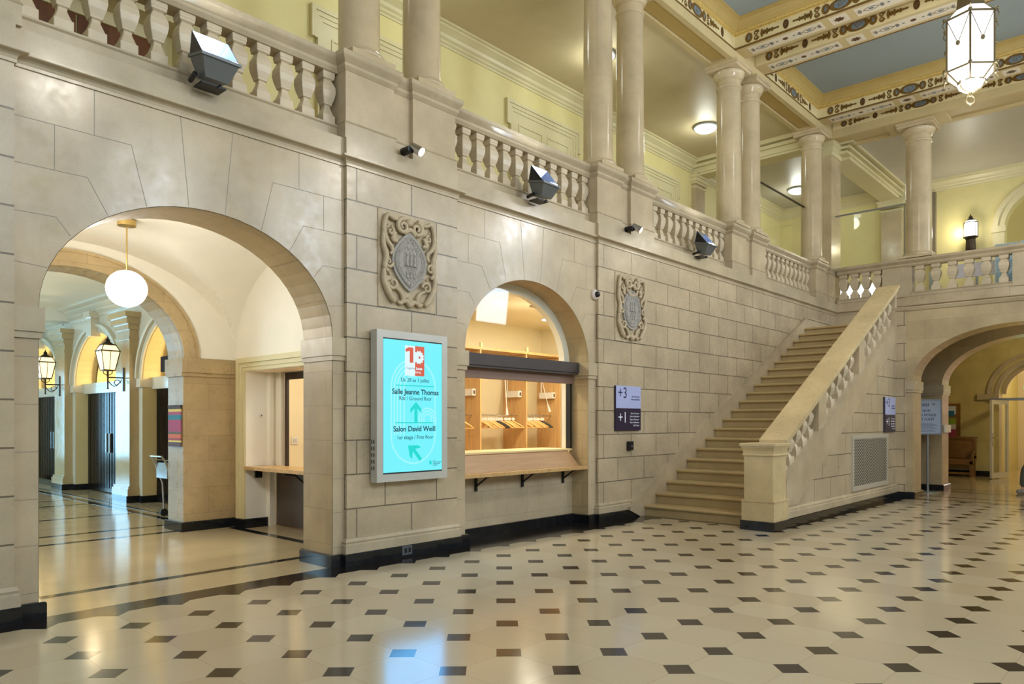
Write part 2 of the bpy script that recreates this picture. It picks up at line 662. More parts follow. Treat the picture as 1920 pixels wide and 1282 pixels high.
def arch_wall(mb, ax, u0, u1, w0, w1, v0, v1, uc, a, zs, b, n=28):
    """wall along u with thickness v0..v1 and one round-headed opening"""
    def P(u, v, w):
        return (u, v, w) if ax == 'x' else (v, u, w)
    arc = [(uc - a * math.cos(PI * i / n), zs + b * math.sin(PI * i / n)) for i in range(n + 1)]
    for v in (v0, v1):
        mb.quad(P(u0, v, w0), P(uc - a, v, w0), P(uc - a, v, zs), P(u0, v, zs))
        mb.quad(P(uc + a, v, w0), P(u1, v, w0), P(u1, v, zs), P(uc + a, v, zs))
        mb.quad(P(u0, v, zs), P(uc - a, v, zs), P(uc - a, v, w1), P(u0, v, w1))
        mb.quad(P(uc + a, v, zs), P(u1, v, zs), P(u1, v, w1), P(uc + a, v, w1))
        for i in range(n):
            p, q = arc[i], arc[i + 1]
            mb.quad(P(p[0], v, p[1]), P(q[0], v, q[1]), P(q[0], v, w1), P(p[0], v, w1))
    for i in range(n):
        p, q = arc[i], arc[i + 1]
        mb.quad(P(p[0], v0, p[1]), P(q[0], v0, q[1]), P(q[0], v1, q[1]), P(p[0], v1, p[1]))
    for u in (u0, u1):
        mb.quad(P(u, v0, w0), P(u, v1, w0), P(u, v1, w1), P(u, v0, w1))
    for u in (uc - a, uc + a):
        mb.quad(P(u, v0, w0), P(u, v1, w0), P(u, v1, zs), P(u, v0, zs))
    mb.quad(P(u0, v0, w1), P(u1, v0, w1), P(u1, v1, w1), P(u0, v1, w1))
    return mb


def arch_ring(mb, ax, uc, a, zs, b, wd, v0, v1, n=28, a0=0, a1=PI):
    """archivolt band around an opening, width wd, from v0 (front) to v1"""
    def P(u, v, w):
        return (u, v, w) if ax == 'x' else (v, u, w)
    rr = []
    for i in range(n + 1):
        t = a0 + (a1 - a0) * i / n
        c, s_ = -math.cos(t), math.sin(t)
        rr.append([P(uc + a * c, v0, zs + b * s_), P(uc + (a + wd) * c, v0, zs + (b + wd) * s_),
                   P(uc + (a + wd) * c, v1, zs + (b + wd) * s_), P(uc + a * c, v1, zs + b * s_)])
    return mb.rings(rr)


# ------------------------------------------------------------------ dimensions
D = 6.35          # face of the rusticated piers and the stair wall
DB = 6.40         # face of the recessed bays
ZS = 2.365        # arch springing
BX = 1.308
ZT = 4.163        # underside of the string course
CEN = [2.966, 7.41, 11.85, 16.29]        # bay centres
PIER = [.75, 5.19, 9.63, 14.07, 18.51]   # pier centres
XE = 19.0         # gallery front at the far end
XL = 15.66        # ground floor front at the far end
YB = 9.92         # back wall of the side gallery
XB = 24.3         # back wall of the far gallery
ZG = 4.45         # gallery floor

# ------------------------------------------------------------------ floors
fl = MB()
fl.add([(-9, -9, 0), (15.72, -9, 0), (15.72, 4.3, 0), (15.72, 6.4, 0), (8.9, 6.76, 0), (4.4, 6.76, 0), (4.4, 6.42, 0), (-9, 6.42, 0)],
       [(0, 1, 2, 3, 4, 5, 6, 7)])
floor = struct(fl.build('floor', M['floor']))
f2 = MB()
f2.quad((-4, 6.42, 0), (4.4, 6.42, 0), (4.4, 10.5, 0), (-4, 10.5, 0))
f2.quad((4.4, 6.9, 0), (6.2, 6.9, 0), (6.2, 10.5, 0), (4.4, 10.5, 0))
f2.quad((-4, 10.5, 0), (8.5, 10.5, 0), (8.5, 26, 0), (-4, 26, 0))
f2.quad((15.72, -9, 0), (34, -9, 0), (34, 9, 0), (15.72, 9, 0))
f2.build('plain_paving', M['floorplain'], floor)
bd = MB()
for (x0, x1, y0, y1) in ((1.2, 4.95, 7.08, 7.19), (1.2, 4.9, 10.06, 10.16), (-2, 5.0, 10.78, 10.88), (4.88, 5.0, 7.0, 9.9),
                         (4.62, 4.74, 10.9, 22), (4.86, 4.92, 10.9, 22), (-2, 4.62, 12.6, 12.7), (-2, 4.62, 14.6, 14.72), (-2, 4.62, 15.6, 15.68)):
    bd.box(x0, x1, y0, y1, -.01, .0015)
for (x0, x1) in ((15.76, 15.84), (16.42, 16.5), (17.82, 17.9), (18.5, 18.58)):
    bd.box(x0, x1, -6, 3.78, -.01, .0015)
bd.build('marble_band', M['black'], floor)

# ------------------------------------------------------------------ left (main) wall
w = MB()
w.box(-3.0, 1.49, D, 6.943, 0, ZT)
w.box(4.41, 5.975, D, 6.943, 0, ZT)
w.box(8.85, XE + .2, D, 6.75, 0, ZT)
wl = struct(w.build('wall_left', M['ashlar']))
w = MB()
arch_wall(w, 'x', 1.49, 4.41, 0, ZT, DB, 6.943, CEN[0], BX, ZS, 1.02)
arch_wall(w, 'x', 5.975, 8.85, 0, ZT, DB, 6.748, CEN[1], 1.256, ZS, 1.02)
w.build('bay_wall', M['flush'], wl)
# apron wall below the cloakroom hatch
w = MB()
w.box(CEN[1] - 1.256, CEN[1] + 1.256, 6.70, 6.82, 0, 1.0)
w.build('apron_wall', M['flush2'], wl)
# tan lined reveals
for c, a, back in ((CEN[0], BX, 6.945), (CEN[1], 1.256, 6.75)):
    w = MB()
    n = 28
    e = .004
    rr = []
    pts = [(c - a + e, 0)] + [(c - (a - e) * math.cos(PI * i / n), ZS + (1.02 - e) * math.sin(PI * i / n)) for i in range(n + 1)] + [(c + a - e, 0)]
    for x, z in pts:
        rr.append([(x, DB + .006, z), (x, back, z)])
    w.rings(rr, close=False, caps=False)
    w.build('reveal_lining', M['reveal'], wl)
# imposts
w = MB()
for c, a, back in ((CEN[0], BX, 6.943), (CEN[1], 1.256, 6.748)):
    for sgn in (-1, 1):
        x = c + sgn * a
        xo = 1.49 if (c == CEN[0] and sgn < 0) else (4.41 if c == CEN[0] else (5.975 if sgn < 0 else 8.85))
        lo, hi = (xo, x) if sgn < 0 else (x, xo)
        if sgn < 0:
            w.box(lo, hi + .035, DB - .035, back, 2.18, ZS)
            w.box(lo, hi + .02, DB - .02, back, 2.13, 2.18)
        else:
            w.box(lo - .035, hi, DB - .035, back, 2.18, ZS)
            w.box(lo - .02, hi, DB - .02, back, 2.13, 2.18)
w.build('impost', M['impost'], wl)
# fine joints of the flush voussoirs
jl = MB()


def J(pts, y=DB, wd=.004):
    jl.ribbon((0, y, 0), (1, 0, 0), (0, 0, 1), pts, wd, .0012)


for c in CEN[:2]:
    lft = 1.49 if c == CEN[0] else 5.975
    rgt = 4.41 if c == CEN[0] else 8.85
    for s_ in (-1, 1):
        end = rgt - c if s_ > 0 else c - lft
        J([(c + s_ * .165, 3.385), (c + s_ * .24, ZT)])
        J([(c + s_ * .52, 3.31), (c + s_ * .64, 3.79)])
        J([(c + s_ * .64, 3.79), (c + s_ * 1.2, 3.79)])
        J([(c + s_ * 1.2, 3.79), (c + s_ * end, 3.79)])
        J([(c + s_ * .92, 3.79), (c + s_ * .92, ZT)])
        J([(c + s_ * 1.2, 3.44), (c + s_ * 1.2, 3.79)])
        J([(c + s_ * .82, 3.17), (c + s_ * .97, 3.44)])
        J([(c + s_ * .97, 3.44), (c + s_ * end, 3.44)])
        J([(c + s_ * 1.09, 2.95), (c + s_ * 1.19, 3.08), (c + s_ * end, 3.08)])
        J([(c + s_ * 1.25, 2.68), (c + s_ * end, 2.70)])
        for z in (1.99, 1.63, 1.27, .91, .56, .2):
            J([(c + s_ * 1.31, z), (c + s_ * end, z)])
jl.build('stone_joint', flat('joint_mortar', 128, 122, 106), wl)
# pier base mouldings and black plinths
basep = [(-.02, .13), (.035, .13), (.035, .215), (.02, .23), (.028, .25), (.012, .28), (-.02, .29)]
w = MB()
w.sweep([(-3, D), (1.49, D), (1.49, DB + .02)], basep)
w.sweep([(4.41, DB + .02), (4.41, D), (5.975, D), (5.975, DB + .02)], basep)
w.sweep([(8.85, DB + .02), (8.85, D), (9.98, D)], basep)
w.build('base_moulding', M['band'], wl)
bp_ = [(-.02, 0), (.045, 0), (.045, .12), (.035, .13), (-.02, .13)]
w = MB()
w.sweep([(-3, D), (1.49, D), (1.49, DB), (CEN[0] - BX, DB), (CEN[0] - BX, 6.96)], bp_)
w.sweep([(CEN[0] + BX, 6.96), (CEN[0] + BX, DB), (4.41, DB), (4.41, D), (5.975, D), (5.975, DB), (CEN[1] - 1.256, DB), (CEN[1] - 1.256, 6.70),
         (CEN[1] + 1.256, 6.70), (CEN[1] + 1.256, DB), (8.85, DB), (8.85, D), (9.97, D)], bp_)
struct(w.build('baseboard_left', M['black']))

# string course and band of the gallery edge
w = MB()
w.box(-3.0, XE + .2, DB, 6.6, ZT, 4.45)
sc = [(-.01, ZT - .012), (.014, ZT - .012), (.014, ZT + .012), (.02, ZT + .035), (.035, ZT + .05), (.078, ZT + .058), (.082, ZT + .064), (.082, ZT + .08), (.01, ZT + .09), (-.01, ZT + .09)]


def edge_path(off):
    p = [(-3.0, D - off)]
    p += [(1.49, D - off), (1.49, DB - off), (4.41, DB - off), (4.41, D - off), (5.975, D - off), (5.975, DB - off), (8.85, DB - off), (8.85, D - off), (XE, D - off)]
    return p


w.sweep(edge_path(0), sc)
w.sweep(edge_path(0), [(-.1, ZT + .09), (.008, ZT + .09), (.008, 4.446), (-.1, 4.446)])
w.build('string_course', M['band'], wl)

# ------------------------------------------------------------------ gallery pedestals, columns, balustrades
RAIL = [(-.16, 5.15), (.02, 5.15), (.045, 5.185), (.045, 5.215), (.03, 5.225), (.075, 5.27), (.085, 5.285), (.085, 5.325), (.06, 5.335), (-.16, 5.335)]
PLINTH = [(-.16, 4.446), (.02, 4.446), (.02, 4.575), (.035, 4.59), (.035, 4.605), (-.16, 4.612)]
BAL = [(.073, 0), (.073, .085), (.062, .09), (.036, .165), (.034, .19), (.05, .2), (.05, .212), (.07, .275), (.08, .335), (.077, .385), (.055, .44), (.046, .455),
       (.055, .462), (.068, .468), (.068, .49), (.072, .495), (.072, .54)]


def baluster_mesh(prof, name='baluster', sz=1.0):
    mb = MB().sq(0, 0, [(h, z * sz) for h, z in prof])
    me = bpy.data.meshes.new(name)
    me.from_pydata(mb.v, [], mb.f)
    bm = bmesh.new()
    bm.from_mesh(me)
    bmesh.ops.recalc_face_normals(bm, faces=bm.faces)
    ed = [e for e in bm.edges if abs((e.verts[0].co - e.verts[1].co).z) > .001]
    bmesh.ops.bevel(bm, geom=ed, offset=.008, segments=2, affect='EDGES', profile=.6)
    bm.to_mesh(me)
    bm.free()
    me.materials.append(M['baluster'])
    return me


BALM = baluster_mesh(BAL)


def inst(name, me, loc, parent, rotz=0):
    o = bpy.data.objects.new(name, me)
    COL.objects.link(o)
    o.location = loc
    o.rotation_euler = (0, 0, rotz)
    if parent:
        attach(o, parent)
    return o


def balustrade(path_a, path_b, n, label, first=None, group='stone gallery balustrades'):
    """straight balustrade from a to b, outer face on the right of travel"""
    a, b = Vector(path_a), Vector(path_b)
    t = thing('balustrade', label, 'balustrade', (a.x, a.y, 4.446), group)
    MB().sweep([path_a, path_b], RAIL).build('rail', M['band'], t)
    MB().sweep([path_a, path_b], PLINTH).build('plinth', M['band'], t)
    L = (b - a).length
    d = (b - a) / L
    nr = Vector((d.y, -d.x))
    st = L / n
    rz = math.atan2(d.y, d.x)
    for k in range(n):
        p = a + d * (st * (k + .5)) - nr * .07
        inst('baluster', BALM, (p.x, p.y, 4.611), t, rz)
    return t


def pedestal(xc, label, right=True):
    t = thing('column_pedestal', label, 'pedestal', (xc, 6.6, 4.446), 'pedestals of the gallery columns')
    x0, x1 = xc - .78, xc + .78
    if xc > 18:
        x1 = XE + .45
    g0, g1 = xc - .14, xc + .12
    path = [(x0, 6.86), (x0, D + .02), (g0, D + .02), (g0, D + .075), (g1, D + .075), (g1, D + .02), (x1, D + .02), (x1, 6.86)]
    MB().sweep(path, [(-.3, 4.446), (.012, 4.446), (.012, 4.60), (.02, 4.61), (0, 4.63), (-.3, 4.63)]).build('pedestal_base', M['band'], t)
    m = MB()
    m.box(x0 + .02, x1 - .02, D + .09, 6.86, 4.446, 5.33)
    m.sweep(path, [(-.06, 4.63), (-.004, 4.63), (-.004, 5.155), (-.06, 5.155)])
    m.build('pedestal_die', M['flush'], t)
    m = MB()
    m.sweep(path, [(-.06, 5.15), (.0, 5.15), (.03, 5.185), (.03, 5.215), (.015, 5.225), (.06, 5.27), (.07, 5.285), (.07, 5.33), (.05, 5.345), (-.06, 5.345)])
    m.box(x0 + .03, x1 - .03, D + .05, 6.86, 5.30, 5.345)
    m.build('pedestal_cap', M['band'], t)
    return t


def column(x, y, label, r=.222, ztop=8.53, grp='polished stone columns of the side gallery'):
    t = thing('column', label, 'column', (x, y, 5.345), grp)
    m = MB()
    m.box(x - r * 1.25, x + r * 1.25, y - r * 1.25, y + r * 1.25, 5.345, 5.40)
    m.lathe(x, y, [(r * 1.22, 5.40), (r * 1.27, 5.415), (r * 1.27, 5.44), (r * 1.2, 5.462), (r * 1.08, 5.47), (r * 1.05, 5.49), (r, 5.50)], 36)
    m.build('column_base', M['column'], t, smooth=45)
    MB().lathe(x, y, [(r * 1.02, 5.495), (r, 5.55), (r * .995, 6.4), (r * .975, 7.2), (r * .94, 8.09), (r * .94, 8.10)], 40).build('shaft', M['column'], t, smooth=45)
    m = MB()
    q = r * .94
    m.lathe(x, y, [(q, 8.08), (q * 1.08, 8.09), (q * 1.1, 8.11), (q * 1.08, 8.13), (q * 1.0, 8.14), (q * 1.0, 8.235), (q * 1.07, 8.24), (q * 1.07, 8.26),
                   (q * 1.13, 8.265), (q * 1.2, 8.30), (q * 1.30, 8.335), (q * 1.35, 8.37), (q * 1.33, 8.40), (q * 1.2, 8.415)], 36)
    s_ = q * 1.40
    m.box(x - s_, x + s_, y - s_, y + s_, 8.41, 8.50)
    m.box(x - s_ - .02, x + s_ + .02, y - s_ - .02, y + s_ + .02, 8.475, ztop)
    m.build('capital', M['column'], t, smooth=45)
    return t


for i in (0, 1, 2, 3, 4):
    lab = {0: 'stone pedestal at the left edge of the gallery', 1: 'stone pedestal above the pier with the cyan screen',
           2: 'stone pedestal above the pier with the two-tone directory sign', 3: 'stone pedestal of paired columns above the staircase wall',
           4: 'stone corner pedestal at the far end of the side gallery above the stair landing'}[i]
    pedestal(PIER[i], lab)
    if i == 0:
        continue
    for j, dx in enumerate((-.445, .445)):
        if i == 4 and j == 1:
            continue
        side = 'left' if j == 0 else 'right'
        lb = {1: 'polished %s column of the pair above the cyan screen pier',
              2: 'polished %s column of the pair above the directory sign pier',
              3: 'polished %s column of the pair above the staircase wall',
              4: 'single polished column beside the square corner pier above the landing%.0s'}[i] % side
        column(PIER[i] + dx, 6.60, lb, r=(.224, .224, .228, .242, .245)[i])
bl = {0: 'stone balustrade above the big left arch with a floodlight on it',
      1: 'stone balustrade above the cloakroom arch',
      2: 'stone balustrade above the carved cartouche and start of the stair wall',
      3: 'short far stone balustrade of the side gallery before the stair landing'}
for i in range(4):
    balustrade((PIER[i] + .75, 6.53), (PIER[i + 1] - .75, 6.53), 12, bl[i])
# square corner pier of the gallery
t = thing('square_pier', 'square polished stone pier at the inner corner of the two galleries', 'pillar', (19.3, 6.6, 5.345))
MB().box(18.92, 19.6, 6.42, 6.9, 5.345, 8.28).build('pier_shaft', M['column'], t)
m = MB()
m.sweep([(18.92, 6.9), (18.92, 6.42), (19.6, 6.42), (19.6, 6.9)], [(-.05, 8.2), (.02, 8.2), (.02, 8.24), (.04, 8.26), (.06, 8.4), (.09, 8.42), (.09, 8.53), (-.05, 8.53)])
m.box(18.95, 19.57, 6.44, 6.9, 8.2, 8.53)
m.build('pier_capital', M['trim'], t)

# ------------------------------------------------------------------ side gallery: floor, back wall, doors, ceiling
w = MB()
w.box(-3, XB, 6.6, YB + .2, 4.28, ZG)
w.box(XE + .05, XB, -8, 6.6, 4.28, ZG)
struct(w.build('floor_gallery', M['flush']))
w = MB()
w.box(-3, XB + .2, YB, YB + .2, ZG, 8.72)
wb = struct(w.build('wall_gallery_back', M['yellow']))
w = MB()
w.box(-3, 19.0, 6.4, YB + .2, 8.70, 8.85)
cg = struct(w.build('ceiling_gallery', M['ceil']))
w = MB()
w.box(19.63, XB, 6.4, YB + .2, 8.60, 8.85)
w.box(19.0, 19.63, 6.88, YB + .2, 8.60, 8.85)
w.box(19.63, XB, -9, 6.4, 8.60, 8.85)
struct(w.build('ceiling_far_gallery', mat('grey_ceiling_paint', rgb(188, 182, 168), .4, var=.03)))
corn = [(-.01, 8.36), (.02, 8.36), (.02, 8.40), (.05, 8.42), (.05, 8.46), (.09, 8.49), (.11, 8.54), (.19, 8.60), (.21, 8.61), (.21, 8.65), (.25, 8.66), (.25, 8.705), (-.01, 8.705)]
w = MB()
w.sweep([(-3, YB), (18.2, YB)], corn)
struct(w.build('trim_1', M['trim']))
corn2 = [(o * .8, z - .1) for o, z in corn]
w = MB()
w.sweep([(18.7, YB), (XB, YB), (XB, 6.7)], corn2)
w.sweep([(XB, 6.2), (XB, -8)], corn2)
struct(w.build('trim_2', M['trim']))


def panel_door(n, xc, label):
    """tall cream door with eared surround on the gallery back wall"""
    t = struct(thing('door_%d' % n, label, 'door', (xc, YB, ZG)))
    del t['label'], t['category']
    m = MB()
    h = 7.97
    x0, x1 = xc - 1.2, xc + 1.2
    for k, (o, dd) in enumerate(((0, .07), (.07, .05), (.14, .035))):
        for sg, xe in ((1, x0), (-1, x1)):
            a_, b_ = sorted((xe + sg * o, xe + sg * (o + .07)))
            m.box(a_, b_, YB - dd, YB, h - .5, h - o)
            a_, b_ = sorted((xe + sg * (.1 + o), xe + sg * (.17 + o)))
            m.box(a_, b_, YB - dd, YB, ZG, h - .5)
        m.box(x0 + o + .07, x1 - o - .07, YB - dd, YB, h - o - .07, h - o)
    m.build('door_frame', M['trim'], t)
    m = MB()
    m.box(x0 + .21, x1 - .21, YB - .02, YB, ZG, h - .21)
    for sx in (x0 + .38, xc + .08):
        for (z0, z1) in ((4.6, 5.6), (5.75, 7.55)):
            w_ = .74
            frame4(m, sx, sx + w_, z0, z1, .03, YB - .035, YB - .0195)
    m.build('door_leaf', M['trim'], t)
    return t


panel_door(1, CEN[1], '')
panel_door(2, CEN[2], '')
panel_door(3, CEN[3], '')
# brown wooden double door with a hood, first bay
t = struct(bpy.data.objects.new('door_4', None))
COL.objects.link(t)
t.location = (CEN[0], YB, ZG)
m = MB()
xc = CEN[0]
m.box(xc - 1.06, xc - .9, YB - .06, YB, ZG, 6.62)
m.box(xc + .9, xc + 1.06, YB - .06, YB, ZG, 6.62)
m.box(xc - .9, xc + .9, YB - .06, YB, 6.46, 6.62)
m.build('door_frame', M['trim'], t)
m = MB()
m.box(xc - 1.45, xc + 1.45, YB - .5, YB, 6.72, 6.84)
m.box(xc - 1.35, xc + 1.35, YB - .4, YB, 6.62, 6.72)
for s_ in (-1, 1):
    m.box(xc + s_ * 1.22 - .07, xc + s_ * 1.22 + .07, YB - .3, YB, 6.25, 6.62)
m.build('door_hood', M['trim'], t)
for s_ in (-1, 1):
    m = MB()
    a, b = (xc - .9, xc - .01) if s_ < 0 else (xc + .01, xc + .9)
    m.box(a, b, YB - .03, YB, ZG, 6.46)
    for z0, z1 in ((4.6, 5.3), (5.4, 5.75), (5.85, 6.36)):
        m.box(a + .1, b - .1, YB - .045, YB, z0, z1)
        m.box(a + .16, b - .16, YB - .06, YB, z0 + .06, z1 - .06)
    m.build('door_leaf', M['wood'], t)

# cross beams of the gallery corner and pilasters
w = MB()
w.box(18.25, 18.7, 6.85, YB, 8.27, 8.72)
w.box(18.21, 18.74, 6.85, YB, 8.33, 8.40)
w.box(18.17, 18.78, 6.85, YB, 8.48, 8.56)
w.box(18.10, 18.84, 6.85, YB, 8.60, 8.72)
struct(w.build('trim_3', M['trim']))
w = MB()
w.box(19.6, XB, 6.2, 6.72, 8.22, 8.62)
w.box(19.3, XB, 6.16, 6.76, 8.30, 8.36)
w.box(19.3, XB, 6.10, 6.82, 8.42, 8.48)
w.box(19.3, XB, 6.02, 6.90, 8.54, 8.62)
struct(w.build('trim_4', M['trim']))
w = MB()
w.box(18.2, 18.75, YB - .12, YB, ZG, 8.05)
w.box(XB - .14, XB, 6.15, 6.72, ZG, 7.95)
wp = struct(w.build('trim_5', M['column']))
w = MB()
for (x0, x1, y0, y1, zz) in ((18.2, 18.75, YB - .12, YB, 7.95), (XB - .14, XB, 6.15, 6.72, 7.9)):
    for o, za, zb in ((.02, 0, .04), (.05, .1, .16), (.08, .16, .26), (.11, .26, .33)):
        w.box(x0 - o, x1 + o, y0 - o, y1 + o, zz + za, zz + zb)
w.build('pilaster_capital', M['trim'], wp)
# back wall of the far gallery
w = MB()
arch_wall(w, 'y', -.6, 4.2, ZG, 8.62, XB, XB + .4, 2.36, 1.2, 6.94, .99)
w.box(XB, XB + .4, 4.2, YB + .2, ZG, 8.62)
w.box(XB, XB + .4, -9, -.6, ZG, 8.62)
wfb = struct(w.build('wall_far_gallery_back', M['yellow']))
w = MB()
arch_ring(w, 'y', 2.36, 1.2, 6.94, .99, .16, XB - .03, XB + .02)
arch_ring(w, 'y', 2.36, 1.36, 6.94, 1.15, .12, XB - .07, XB + .02)
for yy in (3.56, .88):
    w.box(XB - .05, XB, yy, yy + .28, ZG, 6.80)
    w.box(XB - .09, XB, yy - .03, yy + .31, 6.80, 6.97)
w.build('arch_moulding', M['trim'], wfb)
w = MB()
w.box(XB + .35, XB + .4, 1.1, 3.62, ZG, 7.95)
w.build('blind_arch_panel', flat('deep_yellow', 196, 180, 112), wfb)
w = MB()
w.box(XB - .14, XB, 5.24, 5.34, ZG, 8.24)
struct(w.build('trim_6', flat('grey_brown_strip', 126, 116, 92)))

# ------------------------------------------------------------------ far end: gallery front (upper)
w = MB()
w.box(XE, XE + .35, -9, D, 3.635, 4.446)
we = struct(w.build('wall_far', M['flush2']))
w = MB()
sce = [(o, z) for o, z in sc]
w.sweep([(XE, D), (XE, -9)], sce)
w.build('string_course', M['band'], we)


def balu2(y0, y1, n, label):
    t = thing('balustrade', label, 'balustrade', (XE, y0, 4.446), 'stone balustrades of the far gallery')
    MB().sweep([(XE, y0), (XE, y1)], RAIL).build('rail', M['band'], t)
    MB().sweep([(XE, y0), (XE, y1)], [(o - .01, z - (.06 if z > 4.5 else 0)) for o, z in PLINTH]).build('plinth', M['band'], t)
    st = (y0 - y1) / n
    for k in range(n):
        inst('baluster', BALF, (XE + .09, y0 - st * (k + .5), 4.55), t)
    return t


BALF = baluster_mesh([(h * 1.25, z) for h, z in BAL], sz=1.11)
balu2(6.3, 5.25, 4, 'short stone balustrade above the stair landing with light shining between balusters')
balu2(4.62, 2.64, 6, 'stone balustrade on the far gallery right of the stair head under the wall lantern')
balu2(2.0, -1.6, 12, 'stone balustrade on the far gallery at the right edge')


def fped(y0, y1, label):
    t = thing('gallery_post', label, 'pedestal', (XE, (y0 + y1) / 2, 4.446), 'solid posts in the far gallery balustrade')
    MB().box(XE - .03, XE + .35, y1, y0, 4.44, 5.16).build('post_block', M['band'], t)
    m = MB()
    m.sweep([(XE + .35, y0), (XE - .03, y0), (XE - .03, y1), (XE + .35, y1)], [(-.06, 5.15), (.0, 5.15), (.03, 5.185), (.03, 5.215), (.015, 5.225), (.06, 5.27), (.07, 5.285), (.07, 5.33), (-.06, 5.335)])
    m.box(XE, XE + .35, y1 + .03, y0 - .03, 5.15, 5.335)
    m.build('post_cap', M['band'], t)
    return t


t = fped(5.25, 4.77, 'solid stone post where the stair handrail ends at the gallery')
MB().box(XE + .0, XE + .33, 4.62, 4.77, 4.45, 5.15).build('side_block', M['band'], t)
MB().sweep([(XE, 4.77), (XE, 4.62)], RAIL).build('side_cap', M['band'], t)
fped(2.64, 2.0, 'solid stone post of the far gallery at the right edge')
column(19.27, 4.54, 'thick single polished column standing on the far gallery rail', r=.285, grp='columns of the far gallery')
column(19.27, .1, 'polished column of the far gallery beyond the right edge', r=.285, grp='columns of the far gallery')

# ------------------------------------------------------------------ hall ceiling
def along(mb, ax, prof, s0, s1):
    """profile [(offset, z)] extruded along the other axis"""
    rr = []
    for s_ in (s0, s1):
        rr.append([((o, s_, z) if ax == 'x' else (s_, o, z)) for o, z in prof])
    return mb.rings(rr)


YM = 6.35
ZF = 8.72
w = MB()
# architrave over the main colonnade with sunk soffit panels
def hbeam(mb, ax, v0, v1, stops, solid, zs0=8.53, zs1=8.59, ztop=8.70):
    """beam whose underside has sunk panels between the solid stretches"""
    def bx(u0, u1, a, b, z0, z1):
        if ax == 'x':
            mb.box(u0, u1, a, b, z0, z1)
        else:
            mb.box(a, b, u0, u1, z0, z1)
    bx(stops[0], stops[1], v0, v1, zs1, ztop)
    bx(stops[0], stops[1], v0, v0 + .1, zs0, zs1)
    bx(stops[0], stops[1], v1 - .1, v1, zs0, zs1)
    for a, b in solid:
        bx(a, b, v0 + .1, v1 - .1, zs0, zs1)
hbeam(w, 'x', YM, YM + .52, (-3, XE + .62), [(p - .85, p + .85) for p in PIER[:-1]] + [(PIER[4] - .85, XE + .62)])
hbeam(w, 'y', XE - .25, XE + .62, (-9, YM), [(3.9, 5.2), (-.9, .9)])
w.box(-3, XE + .62, YM + .005, YM + .52, 8.70, 8.95)
w.box(XE - .245, XE + .62, -9, YM + .005, 8.70, 8.95)
arc_ = struct(w.build('ceiling_architrave', M['beamlite']))
w = MB()
for i in range(4):
    w.box(PIER[i] + .9, PIER[i + 1] - .9, YM + .12, YM + .40, 8.575, 8.60)
w.build('soffit_panel', M['beam'], arc_)
# coffers
coffers = []
XC = [(-4.9, .0), (.04, 4.48), (5.9, 8.92), (10.34, 13.36), (14.78, 17.84)]
YC = [(-8.0, -3.2), (-2.4, 2.4 - 9), (0, 0)]
bot, top = ZF, 9.22
w = MB()
w.box(-5, XE + .3, -9, YM, top, top + .1)
struct(w.build('ceiling', M['blue']))
frz, bead, cove, plain, strip = MB(), MB(), MB(), MB(), MB()
for k in (1, 2, 3, 4):
    x0, x1 = (PIER[k - 1] + .71, PIER[k] - .71)
    y1, y0 = YM, -3.4
    # frieze faces, bead and cove around each coffer; inner offset grows upward
    def rect(o):
        return [(x0 + o, y0 + o), (x0 + o, y1 - o), (x1 - o, y1 - o), (x1 - o, y0 + o)]
    def band(mb, pr):
        mb.sweep(rect(0), pr, closed=True)
    band(frz, [(-.02, ZF + .02), (.004, ZF + .02), (.004, 8.955), (-.02, 8.955)])
    band(plain, [(-.03, ZF - .005), (.006, ZF - .005), (.006, ZF + .02), (-.03, ZF + .02)])
    band(bead, [(-.03, 8.955), (.012, 8.955), (.022, 8.97), (.012, 8.985), (.02, 8.99), (.045, 9.02), (.045, 9.035), (-.03, 9.035)])
    band(cove, [(-.03, 9.035), (.05, 9.035), (.06, 9.05), (.08, 9.09), (.12, 9.13), (.17, 9.16), (.17, 9.18), (.2, 9.19), (.2, 9.23), (-.03, 9.23)])
frz.build('frieze', M['frieze'], arc_)
bead.build('gilt_moulding', M['goldbead'], arc_)
cove.build('cove', M['beam'], arc_)
plain.build('gilt_fillet', M['gold'], arc_)
# paired beams over each pier
w = MB()
for k in range(0, 5):
    for (a, b) in ((PIER[k] - .71, PIER[k] - .21), (PIER[k] + .21, PIER[k] + .71)):
        if k == 4 and a > 18.6:
            continue
        w.box(a + .02, b - .02, -9, YM + .001, ZF, 9.22)
    w.box(PIER[k] - .22, PIER[k] + .22, -9, YM - .001, 8.93, 9.21)
w.build('beam', M['beamlite'], arc_)

O1, O2, O3, BDG = MB(), MB(), MB(), MB()


